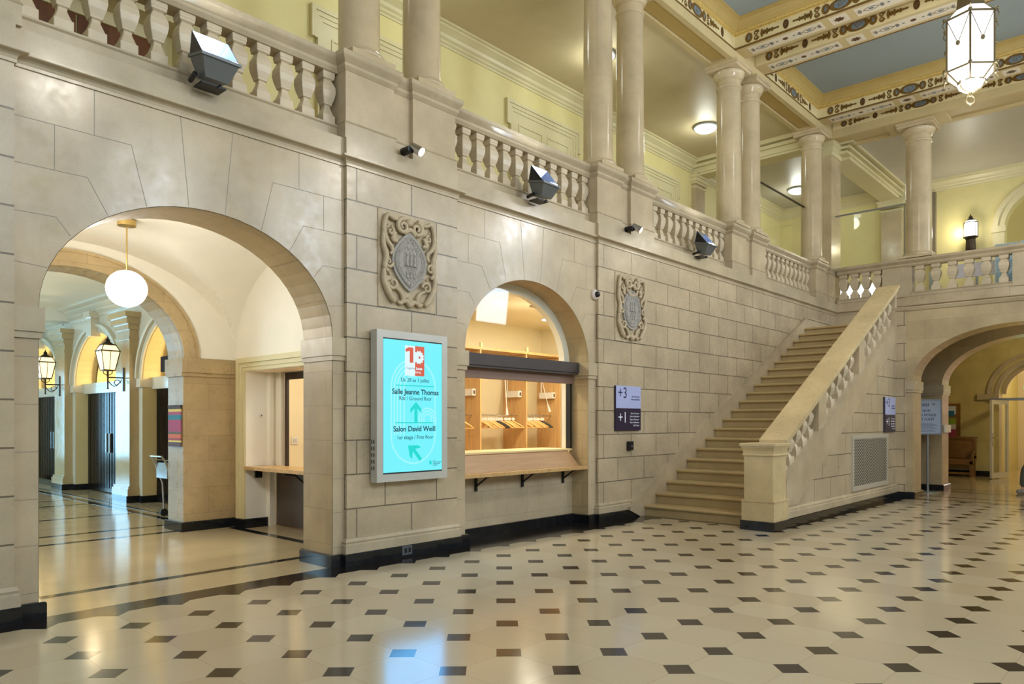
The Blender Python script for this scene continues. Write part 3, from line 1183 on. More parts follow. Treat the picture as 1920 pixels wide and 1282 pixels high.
def frieze_motifs(org, U, W, L, s0, period, h=.2):
    """scrolls, ovals and palmettes repeating along a painted frieze"""
    s = s0
    while s < L:
        def at(ds):
            return ds + s
        def ok(ds, m=.05):
            return m < s + ds < L - m
        if ok(0, .1):
            O1.plate(org, U, W, ell(at(0), h / 2, .2, h * .5), .004)
            O3.plate(org, U, W, ell(at(0), h / 2, .12, h * .32), .006)
            O1.ribbon(org, U, W, spiral(at(0), h / 2, .07, .01, 0, 1.2, 14), .012, .008)
        for sg in (-1, 1):
            if ok(sg * .27):
                O1.plate(org, U, W, ell(at(sg * .26), h / 2, .075, h * .46, 8), .004)
                O3.plate(org, U, W, ell(at(sg * .26), h / 2, .02, h * .2, 8), .006)
            if ok(sg * .42):
                for fy in (-1, 1):
                    O1.ribbon(org, U, W, spiral(at(sg * .41), h / 2 + fy * h * .21, h * .24, h * .07, 0, 1.4, 16, fy), .022, .004)
            for q in range(7):
                ds = sg * (.52 + q * .05)
                hh = h * (.40 - q * .05) * (1.0 if q % 2 == 0 else .65)
                if ok(ds):
                    O1.plate(org, U, W, [(at(ds - .034), h / 2), (at(ds - .012), h / 2 + hh), (at(ds + .012), h / 2 + hh * .8), (at(ds + .034), h / 2), (at(ds + .012), h / 2 - hh * .8), (at(ds - .012), h / 2 - hh)], .004)
        if ok(period / 2):
            O2.plate(org, U, W, ell(at(period / 2), h / 2, .055, h * .42, 12), .004)
            O1.ribbon(org, U, W, spiral(at(period / 2), h / 2, .035, .008, 0, 1.2, 10), .01, .007)
        s += period


def strip_motifs(org, U, W, L, s0, period, wd):
    """painted panel along a beam soffit"""
    s = s0
    while s < L:
        if s + .2 < L and s - .2 > 0:
            BDG.plate(org, U, W, [(s - .15, -wd / 2), (s + .15, -wd / 2), (s + .15, wd / 2), (s - .15, wd / 2)], .002)
            O2.plate(org, U, W, [(s + .085 * (1 if i % 2 else .6) * math.cos(i * PI / 8) * 1.2, .085 * (1 if i % 2 else .65) * math.sin(i * PI / 8)) for i in range(16)], .004)
        a, b = s + .28, s + period - .28
        if b < L + .3:
            b = min(b, L - .05)
            BDG.plate(org, U, W, [(a, -wd / 2), (b, -wd / 2), (b, wd / 2), (a, wd / 2)], .002)
            mid = (a + b) / 2
            O2.plate(org, U, W, ell(mid, 0, .05, .045, 12), .004)
            for sg in (-1, 1):
                for q, (ds, r) in enumerate(((.16, .018), (.26, .028), (.62, .02))):
                    x = mid + sg * ds
                    if a < x < b:
                        O3.plate(org, U, W, [(x - r * 1.6, 0), (x, r * 1.4), (x + r * 1.6, 0), (x, -r * 1.4)], .004)
                x = mid + sg * .44
                if a + .1 < x < b - .1:
                    O3.plate(org, U, W, ell(x, 0, .05, .03, 10), .004)
                    for fy in (-1, 1):
                        O2.ribbon(org, U, W, [(x - .13, 0), (x - .06, fy * .05), (x, fy * .062), (x + .06, fy * .05), (x + .13, 0)], .009, .005)
                        O2.ribbon(org, U, W, spiral(x + sg * .19, fy * .04, .035, .006, PI, 1.2, 12, fy), .009, .005)
                        O2.ribbon(org, U, W, spiral(x - sg * .17, fy * .03, .028, .006, 0, 1.1, 12, fy), .008, .005)
        s += period


fz0 = ZF + .025
for k in (2, 3, 4):
    x0, x1 = (PIER[k - 1] + .71, PIER[k] - .71)
    # along the colonnade, seen from the hall
    frieze_motifs((x0, YM - .005, fz0), (1, 0, 0), (0, 0, 1), x1 - x0, (x1 - x0) / 2 - 1.95, 1.95, .22)
for xf in (PIER[2] - .711, PIER[3] - .711, PIER[3] + .226, PIER[4] - .711):
    # beam faces that look back towards the entrance
    frieze_motifs((xf - .004, YM, fz0), (0, -1, 0), (0, 0, 1), 9.5, .03, 1.95, .21)
frieze_motifs((XE - .2585, YM, fz0), (0, -1, 0), (0, 0, 1), 9.5, .03, 1.95, .17)
MB().box(XE - .258, XE - .246, -9, YM - .02, ZF + .01, 8.93).build('frieze', M['frieze'], arc_)
for k in (3, 4):
    m = MB()
    m.box(PIER[k] + .2265, PIER[k] + .235, -9, YM - .001, ZF + .002, 8.925)
    if k == 3:
        m.build('frieze', M['frieze'], arc_)
for xs in (PIER[3] - .46, PIER[3] + .46, PIER[4] - .46):
    strip_motifs((xs, YM - .12, ZF - .0005), (0, -1, 0), (-1, 0, 0), 9.4, -.2, 1.95, .30)
O1.build('gilt_ornament', M['gold'], arc_)
O2.build('brown_ornament', M['brownorn'], arc_)
O3.build('blue_ornament', M['blueorn'], arc_)
BDG.build('painted_panel', flat('pale_panel', 222, 212, 190), arc_)

# ------------------------------------------------------------------ vestibule behind the big arch
VX0, VX1 = .90, 5.04
VY0, VY1 = 6.943, 9.99
w = MB()
arch_wall(w, 'x', -3.0, VX1 + .02, 0, 3.96, VY1, 10.48, CEN[0], 1.33, ZS, 1.03)
w.box(VX0 - .3, VX0, VY0, VY1, 0, 3.96)
w.box(VX1, VX1 + .4, VY0, 8.0, 0, 2.376)
w.box(VX1, VX1 + .4, 9.69, 10.48, 0, 2.376)
w.box(VX1, VX1 + .4, 8.0, 9.69, 2.21, 2.376)
wv = struct(w.build('wall_vestibule', M['tan']))
w = MB()
w.box(VX1, VX1 + .3, VY0, VY1, 2.376, 4.1)
w.box(VX0 - .02, VX0 + .01, VY0, VY1, 2.376, 4.1)
for yy in (VY1 - .004,):
    n = 28
    xc, a_ = CEN[0], 1.33
    xs = [VX0] + [xc - a_ * math.cos(PI * i / n) for i in range(n + 1)] + [VX1]
    zs_ = [ZS] + [ZS + 1.03 * math.sin(PI * i / n) for i in range(n + 1)] + [ZS]
    for i in range(len(xs) - 1):
        w.quad((xs[i], yy, zs_[i] + .01), (xs[i + 1], yy, zs_[i + 1] + .01), (xs[i + 1], yy, 4.1), (xs[i], yy, 4.1))
w.build('plaster_lunette', M['white'], wv)
# groin vault
NX, NY = 56, 48
xc, hx = (VX0 + VX1) / 2, (VX1 - VX0) / 2
yc, hy = (VY0 + VY1) / 2, (VY1 - VY0) / 2
vs, fs = [], []
for i in range(NX + 1):
    for j in range(NY + 1):
        x = xc - hx * math.cos(PI * i / NX)
        y = yc - hy * math.cos(PI * j / NY)
        za = math.sqrt(max(0, 1 - ((x - xc) / hx) ** 2))
        zb = math.sqrt(max(0, 1 - ((y - yc) / hy) ** 2))
        vs.append((x, y, 2.376 + 1.34 * max(za, zb)))
for i in range(NX):
    for j in range(NY):
        a = i * (NY + 1) + j
        fs.append((a, a + 1, a + NY + 2, a + NY + 1))
m = MB().add(vs, fs)
struct(m.build('ceiling_vestibule', M['white'], smooth=25))
MB().box(VX0 - .3, VX1 + .5, VY0, VY1 + .4, 4.02, 4.15).build('vault_backing', M['white'], wv)
w = MB()
arch_ring(w, 'x', CEN[0], 1.33, ZS, 1.03, .20, VY1 - .03, VY1 + .02)
arch_ring(w, 'x', CEN[0], 1.50, ZS, 1.20, .035, VY1 - .05, VY1 + .02)
for sg in (-1, 1):
    x = CEN[0] + sg * 1.33
    x2 = CEN[0] + sg * 2.06
    lo, hi = min(x - sg * .03, x2), max(x - sg * .03, x2)
    w.box(lo, hi, VY1 - .04, 10.52, 2.17, ZS)
    w.box(lo, hi, VY1 - .02, 10.50, 2.12, 2.17)
w.build('archivolt', M['tan'], wv)
w = MB()
w.sweep([(CEN[0] + 1.33, 10.5), (CEN[0] + 1.33, VY1), (VX1, VY1), (VX1, 9.69), (5.40, 9.69)], bp_)
w.sweep([(VX0, VY1), (CEN[0] - 1.33, VY1), (CEN[0] - 1.33, 10.5)], bp_)
struct(w.build('baseboard_vestibule', M['black']))
# hatch doorway: moulded surround, reveal, brown shutter, room behind
w = MB()
for o, dd, e_ in ((.0, .02, .05), (.05, .035, .06), (.11, .06, .07)):
    w.box(VX1 - dd, VX1, 9.69 + o, 9.69 + o + e_, .13, 2.21 + o)
    w.box(VX1 - dd, VX1, 8.0 - o - e_, 9.69 + o + e_, 2.21 + o, 2.21 + o + e_)
    w.box(VX1 - dd, VX1, 8.0 - o - e_, 8.0 - o, .13, 2.21 + o)
struct(w.build('trim_7', M['trim']))
w = MB()
w.box(VX1 + .0, 5.46, 9.685, 9.70, .13, 2.21)
w.box(VX1 + .0, 5.46, 8.0, 9.69, 2.205, 2.22)
w.box(5.36, 5.42, 9.60, 9.69, .0, 2.21)
w.box(5.42, 5.47, 9.62, 9.69, .0, 2.21)
w.build('hatch_reveal', M['white'], wv)
t = thing('hatch_shutter', 'dark brown panel and narrow frame closing the vestibule hatch below the oak counter', 'shutter', (5.5, 8.8, 0))
MB().box(5.47, 5.50, 7.9, 9.60, .02, .82).build('lower_panel', M['brown'], t)
m = MB()
m.box(5.52, 5.56, 9.42, 9.47, .86, 2.10)
m.box(5.52, 5.56, 7.9, 9.47, 2.10, 2.20)
m.build('opening_frame', flat('dark_frame', 60, 44, 34), t)
MB().box(5.46, 5.52, 9.475, 9.62, .84, 2.21).build('hatch_cheek', M['white'], wv)
t = thing('light_switch', 'square white light switch on the pale wall seen through the hatch', 'switch', (6.32, 10.55, 1.2))
MB().box(6.26, 6.38, 10.535, 10.549, 1.13, 1.25).build('switch_plate', M['whitep'], t)
MB().box(6.29, 6.35, 10.527, 10.535, 1.16, 1.22).build('rocker', flat('switch_grey', 200, 198, 190), t)
t = thing('thermostat', 'small round white sensor on the white reveal of the hatch', 'sensor', (5.28, 9.68, 1.58))
m = MB()
m.sphere((5.26, 9.675, 1.585), .03, .02, .03)
m.build('sensor_cap', M['whitep'], t, smooth=60)
MB().sphere((5.262, 9.655, 1.585), .009).build('sensor_dot', M['blackp'], t)
m = MB().box(5.17, 5.27, 9.65, 9.685, .70, .80)
t = tag(m.build('wall_socket', M['blackp']), 'black socket box on the white reveal under the oak counter', 'socket')
t = thing('hatch_counter', 'pale oak counter board across the hatch in the vestibule', 'counter', (5.2, 8.8, .85))
MB().box(5.0, 5.46, 7.95, 9.675, .825, .87).build('counter_top', M['oak'], t)
m = MB()
for yy in (8.75,):
    m.box(5.08, 5.44, yy - .02, yy + .02, .80, .825)
    m.tube([(5.1, yy, .80), (5.25, yy, .78), (5.44, yy, .62)], .014)
m.build('bracket', M['blackp'], t)
point('hatch_room_lamp', (6.2, 9.0, 3.0), 16, (1, .95, .85), .15)

# opal globe pendant
t = thing('globe_pendant', 'glowing white opal globe on a brass rod hanging in the vestibule', 'lamp', (2.97, 8.5, 3.7))
MB().lathe(3.04, 8.5, [(.07, 3.635), (.095, 3.64), (.095, 3.70), (.08, 3.71)], 28).build('ceiling_rose', M['brass'], t, smooth=40)
MB().tube([(3.04, 8.5, 3.63), (3.04, 8.5, 3.15)], .009).build('rod', M['brass'], t, smooth=60)
MB().sphere((3.04, 8.5, 2.955), .207, .207, .2, 32, 20).build('globe', M['glow'], t, smooth=60)
point('globe_light', (3.04, 8.5, 2.62), 62, (1, .96, .88), .2)
point('globe_light_up', (2.6, 8.2, 3.2), 18, (1, .97, .9), .2)

# ------------------------------------------------------------------ foyer with arched gates
w = MB()
yo = [(12.73, 1.33), (16.43, 1.33), (20.13, 1.33)]
seg = [(10.48, 14.58), (14.58, 18.28), (18.28, 25.5)]
for (a, b), (c, r) in zip(seg, yo):
    arch_wall(w, 'y', a, b, 0, 3.96, 5.30, 5.56, c, r, 2.29, 1.04)
wf = struct(w.build('wall_foyer', M['foyerwall']))
w = MB()
for c, r in yo:
    rr = []
    n = 24
    e = .003
    for y, z in [(c - r + e, 0)] + [(c - (r - e) * math.cos(PI * i / n), 2.29 + (1.04 - e) * math.sin(PI * i / n)) for i in range(n + 1)] + [(c + r - e, 0)]:
        rr.append([(5.31, y, z), (5.70, y, z)])
    w.rings(rr, close=False, caps=False)
    # deep niche above the gates
    rr = []
    for i in range(n + 1):
        y, z = c - 1.2 * math.cos(PI * i / n), 2.24 + .98 * math.sin(PI * i / n)
        rr.append([(5.68, y, z), (6.9, y, z)])
    w.rings(rr, close=False, caps=False)
    w.box(6.9, 7.0, c - 1.4, c + 1.4, 0, 3.4)
w.build('niche_lining', flat('niche_cream', 226, 206, 152), wf)
w = MB()
for c, r in yo:
    arch_ring(w, 'y', c, r, 2.29, 1.04, .10, 5.27, 5.32)
    arch_ring(w, 'y', c, r + .10, 2.29, 1.14, .07, 5.22, 5.32)
    w.box(5.14, 5.32, c - .14, c + .14, 3.24, 3.62)
    w.box(5.10, 5.32, c - .18, c + .18, 3.62, 3.74)
    for sg in (-1, 1):
        w.box(5.25, 5.6, c + sg * (r + .09) - .12, c + sg * (r + .09) + .12, 2.13, 2.29)
    w.box(5.46, 5.62, c - r, c + r, 2.10, 2.32)
w.build('arch_moulding', M['foyerwall'], wf)
w = MB()
for yp in (14.58, 18.28, 22.0):
    a, b = yp - .34, yp + .34
    w.box(5.14, 5.32, a, b, 0, 3.2)
    for o, z0, z1 in ((.015, 3.02, 3.06), (.03, 3.2, 3.3), (.07, 3.3, 3.42), (.11, 3.42, 3.52)):
        w.box(5.14 - o, 5.32, a - o, b + o, z0, z1)
    for o, z0, z1 in ((.05, .13, .26), (.03, .26, .31)):
        w.box(5.14 - o, 5.32, a - o, b + o, z0, z1)
w.build('pilaster', stone('polished_pilaster_stone', rgb(190, 168, 126), .13, var=.08), wf)
w = MB()
w.sweep([(5.30, 25.5), (5.30, 18.62), (5.10, 18.62), (5.10, 17.94), (5.30, 17.94), (5.30, 17.76), (5.6, 17.76)], [(0 - .02, 0), (.02, 0), (.02, .13), (-.02, .13)])
w.sweep([(5.6, 15.1), (5.30, 15.1), (5.30, 14.92), (5.10, 14.92), (5.10, 14.24), (5.30, 14.24), (5.30, 14.06), (5.6, 14.06)], [(-.02, 0), (.02, 0), (.02, .13), (-.02, .13)])
struct(w.build('baseboard_foyer', M['black']))
w = MB()
w.box(-4, 8.6, 10.48, 26, 3.95, 4.1)
w.box(-4, 5.3, 18.0, 18.55, 3.7, 3.95)
w.box(-4, 5.3, 10.9, 11.4, 3.74, 3.95)
w.box(-4, 8.6, 25.4, 25.6, 0, 3.95)
struct(w.build('ceiling_foyer', M['white']))
w = MB()
fc = [(-.01, 3.66), (.02, 3.66), (.03, 3.70), (.10, 3.76), (.10, 3.78), (.18, 3.84), (.2, 3.86), (.28, 3.90), (.28, 3.955), (-.01, 3.955)]
w.sweep([(5.30, 18.0), (5.30, 11.4)], fc)
w.sweep([(5.30, 25.4), (5.30, 18.55)], fc)
struct(w.build('trim_8', M['foyerwall']))
glab = ['dark slatted metal gate in the nearest foyer arch beside the stone jamb', 'dark slatted metal gate in the middle foyer arch between the two wall lanterns', 'dark slatted metal gate in the farthest foyer arch at the left']
for k, (c, r) in enumerate(yo):
    t = thing('metal_gate', glab[k], 'gate', (5.58, c, 0), 'slatted gates of the foyer arches')
    for sg in (-1, 1):
        m = MB()
        ya, yb = (c - r + .01, c - .01) if sg < 0 else (c + .01, c + r - .01)
        m.box(5.55, 5.60, ya, yb, .02, .12)
        m.box(5.55, 5.60, ya, yb, 2.02, 2.12)
        n = 15
        for q in range(n):
            y = ya + (yb - ya) * (q + .5) / n
            m.box(5.54, 5.61, y - .022, y + .022, .1, 2.1)
        m.build('gate_leaf', M['slat'], t)
        MB().box(5.50, 5.53, c + sg * .09 - .02, c + sg * .09 + .02, .85, 1.25).build('pull_handle', M['steel'], t)
    MB().box(5.63, 5.66, c - r, c + r, 0, 2.15).build('backing_panel', M['slat'], t)
    point('niche_lamp', (6.25, c, 2.55), 85, (1, .84, .50), .2)


def wall_lantern(name, x, y, z, xw, label):
    """four-sided tapering lantern carried by a scrolled bracket on the wall at x = xw"""
    t = thing('wall_lantern', label, 'lantern', (xw, y, z - .35), 'scroll bracket lanterns of the foyer')
    m = MB()
    def ring(h, zz):
        return [(x - h, y - h, zz), (x + h, y - h, zz), (x + h, y + h, zz), (x - h, y + h, zz)]
    m.rings([ring(.095, z - .2), ring(.155, z + .15)])
    m.rings([ring(.155, z + .155), ring(.10, z + .26)])
    m.build('glass_body', M['glowwarm'], t)
    m = MB()
    for a, b in ((-1, -1), (1, -1), (1, 1), (-1, 1)):
        m.tube([(x + a * .095, y + b * .095, z - .2), (x + a * .157, y + b * .157, z + .15), (x + a * .10, y + b * .10, z + .27)], .009, 6)
    for h, zz in ((.10, z - .2), (.165, z + .15), (.105, z + .265)):
        m.sq(x, y, [(h, zz - .012), (h, zz + .012)])
    for h, zz in ((.0, z + .0),):
        for a, b in ((0, -1), (-1, 0), (0, 1), (1, 0)):
            m.tube([(x + a * .096, y + b * .096, z - .2), (x + a * .158, y + b * .158, z + .15)], .006, 6)
    m.lathe(x, y, [(.11, z + .27), (.06, z + .31), (.03, z + .335), (.045, z + .355), (.02, z + .38), (.012, z + .40), (.002, z + .44)], 12)
    m.build('lantern_frame', M['iron'], t)
    m = MB()
    m.tube([(x, y, z - .2), (x, y, z - .52)], [.02, .012])
    m.sphere((x, y, z - .53), .018)
    m.tube([(x, y, z - .33), (xw, y, z - .33)], .013)
    m.box(xw - .02, xw, y - .02, y + .02, z - .58, z - .14)
    m.tube([(xw - .02 - (.02 + (xw - x) * .9 * (1 - k / 10)), y, z - .36 - .13 * math.sin(PI * k / 10)) for k in range(11)], .008, 6)
    L = xw - x
    m.tube([(xw - L * .45 + .07 * math.cos(a) * (1 - a / 9), y, z - .43 + .07 * math.sin(a) * (1 - a / 9)) for a in [q * .5 for q in range(13)]], .008, 6)
    for sg in (-1, 1):
        m.tube([(x, y, z - .3), (x + sg * .07, y, z - .26), (x + sg * .08, y, z - .2)], .008, 6)
    m.build('bracket', M['iron'], t)
    point('lantern_light', (x - .25, y, z), 7, (1, .8, .5), .1)
    return t


wall_lantern('a', 4.86, 14.50, 2.64, 5.14, 'lit wall lantern on scroll bracket beside the nearer foyer pilaster')
wall_lantern('b', 4.86, 18.25, 2.64, 5.14, 'lit wall lantern on scroll bracket at the far left of the foyer')
point('foyer_ceiling_fill', (1.8, 13.2, 3.2), 60, (1, .93, .8), .2)  # added warm fill for the foyer ceiling, no fixture here
# striped hanging and dark banner
t = thing('striped_hanging', 'small striped pink and blue textile hanging on the stone jamb', 'wall hanging', (4.31, 10.2, 1.4))
z0 = 1.71
yA, yB = 10.02, 10.40
rows = [(.04, 84, 74, 80, 'grey_band'), (.035, 226, 208, 120, 'yellow_band'), (.045, 170, 96, 130, 'mauve_band'), (.065, 60, 140, 160, 'teal_band'), (.165, 172, 90, 128, 'rose_band'),
        (.035, 110, 112, 104, 'dull_green_band'), (.055, 214, 122, 100, 'coral_band'), (.03, 160, 90, 110, 'plum_band'), (.025, 230, 214, 130, 'pale_yellow_band'), (.06, 104, 92, 104, 'slate_band')]
for h, r_, g_, b_, nm in rows:
    MB().box(4.265, 4.285, yA, yB, z0 - h, z0).build(nm, flat(nm, r_, g_, b_, .8), t)
    z0 -= h
MB().tube([(4.275, yA - .02, 1.715), (4.275, yB + .02, 1.715)], .012).build('hanging_rod', M['iron'], t)
tag(MB().box(5.2, 5.24, 11.9, 13.0, 2.36, 2.62).build('banner', flat('dark_banner', 40, 30, 34, .95)), 'dark patterned banner hanging in the nearest foyer arch', 'banner')
# metal trolley half hidden behind the jamb
t = thing('luggage_trolley', 'silver trolley standing half hidden behind the stone jamb', 'trolley', (4.55, 11.6, 0), None)
m = MB()
X0, Y0 = 4.90, 11.45
for yy in (Y0, Y0 + .42):
    m.tube([(X0 - .30, yy, .96), (X0 - .26, yy, .9), (X0 - .12, yy, .52), (X0 - .10, yy, .1)], .014)
    m.tube([(X0 - .26, yy, .9), (X0 + .3, yy, .86), (X0 + .28, yy, .6), (X0 - .17, yy, .62)], .01)
m.tube([(X0 - .30, Y0, .96), (X0 - .30, Y0 + .42, .96)], .016)
m.build('trolley_frame', M['chrome'], t, smooth=60)
m = MB()
m.box(X0 - .22, X0 + .28, Y0 + .01, Y0 + .41, .62, .86)
m.v = [(x, y, z) for x, y, z in m.v]
m.build('basket', M['chrome'], t)
m = MB()
for yy in (Y0, Y0 + .42):
    for xx in (X0 - .1, X0 + .3):
        m.lathe(0, 0, [(.06, -.015), (.06, .015)], 16)
        k = len(m.v) - 32
        m.v[k:] = [(xx + a, yy + c, .06 + b) for a, b, c in m.v[k:]]
m.build('wheel', M['blackp'], t)
# right jamb niche in the foyer is lit from the entrance front

# ------------------------------------------------------------------ cloakroom behind the second arch
CX = CEN[1]
w = MB()
w.box(5.6, 12.6, 10.55, 10.65, 0, 3.6)
w.box(12.5, 12.6, 6.75, 10.6, 0, 3.6)
w.box(5.5, 5.6, 6.95, 7.9, 0, 3.6)
w.box(5.5, 5.6, 9.62, 10.6, 0, 3.6)
w.box(5.5, 5.6, 7.9, 9.62, 2.2, 3.6)
w.box(8.85, 12.6, 6.75, 6.85, 0, 3.6)
wc = struct(w.build('wall_cloakroom', flat('cloakroom_cream', 234, 222, 188)))
struct(MB().box(5.5, 12.6, 6.75, 10.65, 3.55, 3.62).build('ceiling_cloakroom', flat('cloakroom_ceiling', 238, 226, 192)))
struct(MB().box(5.5, 12.5, 6.83, 10.55, 0, .02).build('floor_cloakroom', M['oakshelf']))
for x, y in ((9.0, 8.5), (11.25, 9.3)):
    t = thing('ceiling_spot', 'recessed round downlight in the cloakroom ceiling %s' % ('nearer the hatch' if x < 10 else 'further inside'), 'downlight', (x, y, 3.55), 'cloakroom downlights')
    MB().lathe(x, y, [(.15, 3.535), (.15, 3.549)], 24).build('bezel', M['whitep'], t)
    MB().lathe(x, y, [(.125, 3.528), (.125, 3.536)], 24).build('lamp_disc', M['spotwhite'], t)
for x, y in ((7.3, 8.2), (9.6, 8.4), (11.3, 8.6)):
    point('cloakroom_bounce', (x, y, 3.0), 12, (1, .93, .72), .2)
    area('cloakroom_downlight', (x, y, 3.5), (0, 0, -1), .3, .3, 60, (1, .93, .74))
t = thing('smoke_detector', 'small square smoke detector on the cloakroom ceiling', 'detector', (9.9, 8.2, 3.55))
m = MB()
m.box(9.7, 9.9, 8.25, 8.45, 3.52, 3.549)
m.build('detector_body', flat('detector_beige', 150, 130, 90), t)
MB().lathe(9.8, 8.35, [(.05, 3.50), (.06, 3.52)], 16).build('sensor', M['brown'], t)
# roller box, opening frame, glass above
t = thing('roller_shutter', 'dark roller shutter box across the cloakroom arch', 'shutter', (CX, 6.6, 2.2))
m = MB()
m.box(CX - 1.14, CX + 1.24, 6.56, 6.72, 2.19, 2.37)
m.box(CX - 1.14, CX + 1.24, 6.54, 6.56, 2.22, 2.36)
m.build('shutter_box', M['shutter'], t)
MB().box(CX - 1.25, CX + 1.24, 6.66, 6.72, 2.06, 2.19).build('shutter_fascia', flat('taupe_fascia', 132, 104, 88), t)
for sg in (-1, 1):
    MB().box(CX + sg * 1.2 - .02, CX + sg * 1.2 + .02, 6.68, 6.76, 1.1, 2.06).build('guide_rail', M['blackp'], t)
m = MB()
pts = [(CX - 1.24, 2.37)] + [(CX - 1.24 * math.cos(PI * i / 24), 2.37 + 1.0 * math.sin(PI * i / 24)) for i in range(25)]
m.plate((0, 6.735, 0), (1, 0, 0), (0, 0, 1), pts, .004)
o = struct(m.build('window_1', M['glass']))
w = MB()
for s_ in (1,):
    w.box(CX + 1.19, CX + 1.26, 6.75, 6.85, 1.09, 2.37)
arch_ring(w, 'x', CX, 1.13, 2.365, .90, .12, 6.75, 6.85)
struct(w.build('trim_9', M['white']))
# counter
t = thing('cloakroom_counter', 'oak shelf with upstand board and black brackets under the cloakroom hatch', 'counter', (CX, 6.6, .83))
MB().box(CX - 1.25, CX + 1.25, 6.405, 6.70, .80, .845).build('shelf', M['oak'], t)
m = MB()
m.add([(CX - 1.25, 6.56, .845), (CX + 1.25, 6.56, .845), (CX + 1.12, 6.68, 1.075), (CX - 1.25, 6.68, 1.075),
       (CX - 1.25, 6.70, .845), (CX + 1.25, 6.70, .845), (CX + 1.12, 6.70, 1.075), (CX - 1.25, 6.70, 1.075)],
      [(0, 1, 2, 3), (4, 7, 6, 5), (0, 4, 5, 1), (3, 2, 6, 7), (1, 5, 6, 2), (0, 3, 7, 4)])
m.build('upstand_board', M['oakshelf'], t)
MB().box(CX - 1.25, CX + 1.2, 6.66, 7.25, 1.075, 1.10).build('inner_worktop', flat('pale_birch', 232, 206, 150, .4), t)
for xx in (6.62, 7.52, 8.42):
    m = MB()
    m.box(xx - .015, xx + .015, 6.665, 6.69, .60, .80)
    m.box(xx - .015, xx + .015, 6.45, 6.69, .785, .80)
    m.tube([(xx, 6.68, .66), (xx, 6.48, .79)], .012, 6)
    m.build('bracket', M['blackp'], t)
# wardrobe partitions
t = thing('coat_rack_unit', 'oak cloakroom shelving unit with upright partitions and top board', 'wardrobe', (11.0, 10.2, 0))
for x in (7.2, 8.5, 9.9, 11.23, 12.33):
    MB().box(x - .02, x + .02, 9.86, 10.53, .02, 2.88).build('partition', M['oak'], t)
MB().box(7.18, 12.35, 9.84, 10.53, 2.88, 2.93).build('top_board', M['oak'], t)
m = MB()
for x in (9.9, 11.23):
    m.box(x - .02, x + .04, 9.84, 9.88, 2.93, 3.02)
m.build('top_post', flat('pale_birch', 232, 206, 150), t)
MB().box(7.2, 12.35, 10.50, 10.54, .02, 2.88).build('back_panel', flat('beige_back', 196, 182, 148), t)
m = MB()
m.tube([(7.2, 10.1, 1.62), (12.32, 10.1, 1.62)], .014)
m.build('hanging_rail', M['chrome'], t, smooth=60)
for k, x in enumerate((9.88, 11.21, 12.31)):
    t = thing('number_box', 'white label box on the oak partition, %s of three in the cloakroom' % ('leftmost', 'middle', 'rightmost')[k], 'label box', (x, 10, 2.1), 'cloakroom label boxes')
    MB().box(x - .09, x, 9.98, 10.36, 2.0, 2.13).build('box_body', M['whitep'], t)
    MB().box(x - .045, x - .03, 10.34, 10.36, 2.13, 2.9).build('conduit', M['whitep'], t)
    MB().box(x - .06, x - .03, 9.965, 9.98, 2.03, 2.10).build('switch', M['brown'], t)
for k, (xa, xb) in enumerate((((10.55, 10.7, 2.6), (10.62, 10.7, 1.78)), ((11.55, 9.9, 2.75), (11.9, 9.9, 1.86)))):
    t = thing('pull_cord', 'white pull cord with cone end above the %s group of hangers' % ('left', 'right')[k], 'cord', xa, 'cloakroom pull cords')
    xa = (xa[0], 9.85, xa[2])
    xb = (xb[0], 9.85, xb[2])
    MB().tube([xa, xb], .009, 6).build('cord', M['whitep'], t)
    MB().tube([xb, (xb[0] + (.01 if k == 0 else .06), xb[1], xb[2] - .15)], [.014, .032], 10).build('cord_weight', M['whitep'], t)


def hanger(kind):
    t = thing('coat_hanger', '', 'hanger', (0, 0, 1.62), 'coat hangers on the cloakroom rail')
    m = MB()
    m.tube([(0, 0.0, 1.50), (0, 0, 1.57), (0, -.03, 1.60), (0, -.02, 1.635), (0, .0, 1.645), (0, .02, 1.63)], .004, 6)
    m.build('hook', M['chrome'], t)
    m = MB()
    m.tube([(0, -.22, 1.37), (0, -.12, 1.44), (0, 0, 1.50), (0, .12, 1.44), (0, .22, 1.37)], [.012, .016, .02, .016, .012], 8)
    m.tube([(0, -.21, 1.372), (0, .21, 1.372)], .008, 6)
    m.build('hanger_body', flat('hanger_wood', 226, 180, 110) if kind else M['blackp'], t)
    m = MB()
    m.plate((-.02, .02, 1.52), (.3, -.95, 0), (0, 0, 1), ell(.02, .03, .034, .03, 12), .004)
    m.build('number_tag', M['whitep'], t)
    return t


hw, hb = hanger(1), hanger(0)
hw.location = (10.02, 10.1, 1.62)
hw['label'] = 'single pale wooden coat hanger in the left bay of the cloakroom'
first_dark = True
hx_ = [(9.55, 1)]
hs = []
for k in range(13):
    hs.append((10.12 + k * .078, 0 if k in (6, 7) else 1, 'left'))
for k in range(10):
    hs.append((11.36 + k * .075, 0 if k in (8, 9) else 1, 'right'))
for i, (x, kd, side) in enumerate(hs):
    lb = '%s coat hanger with white tag in the %s crowded group on the rail' % ('pale wooden' if kd else 'black', side)
    src = hw if kd else hb
    if not kd and first_dark:
        o = hb
        first_dark = False
    else:
        o = dup(src)
    o.location = (x, 10.1 - .03 * (i % 3 == 0), 1.62)
    o.rotation_euler = (0, 0, math.radians(random.uniform(28, 44)))
    o['label'] = lb
    o['group'] = '%s coat hangers in the %s group' % ('wooden' if kd else 'black', side)
hw.location = (9.52, 9.95, 1.62)
hw.rotation_euler = (0, 0, math.radians(70))
hw['group'] = 'coat hangers on the cloakroom rail'

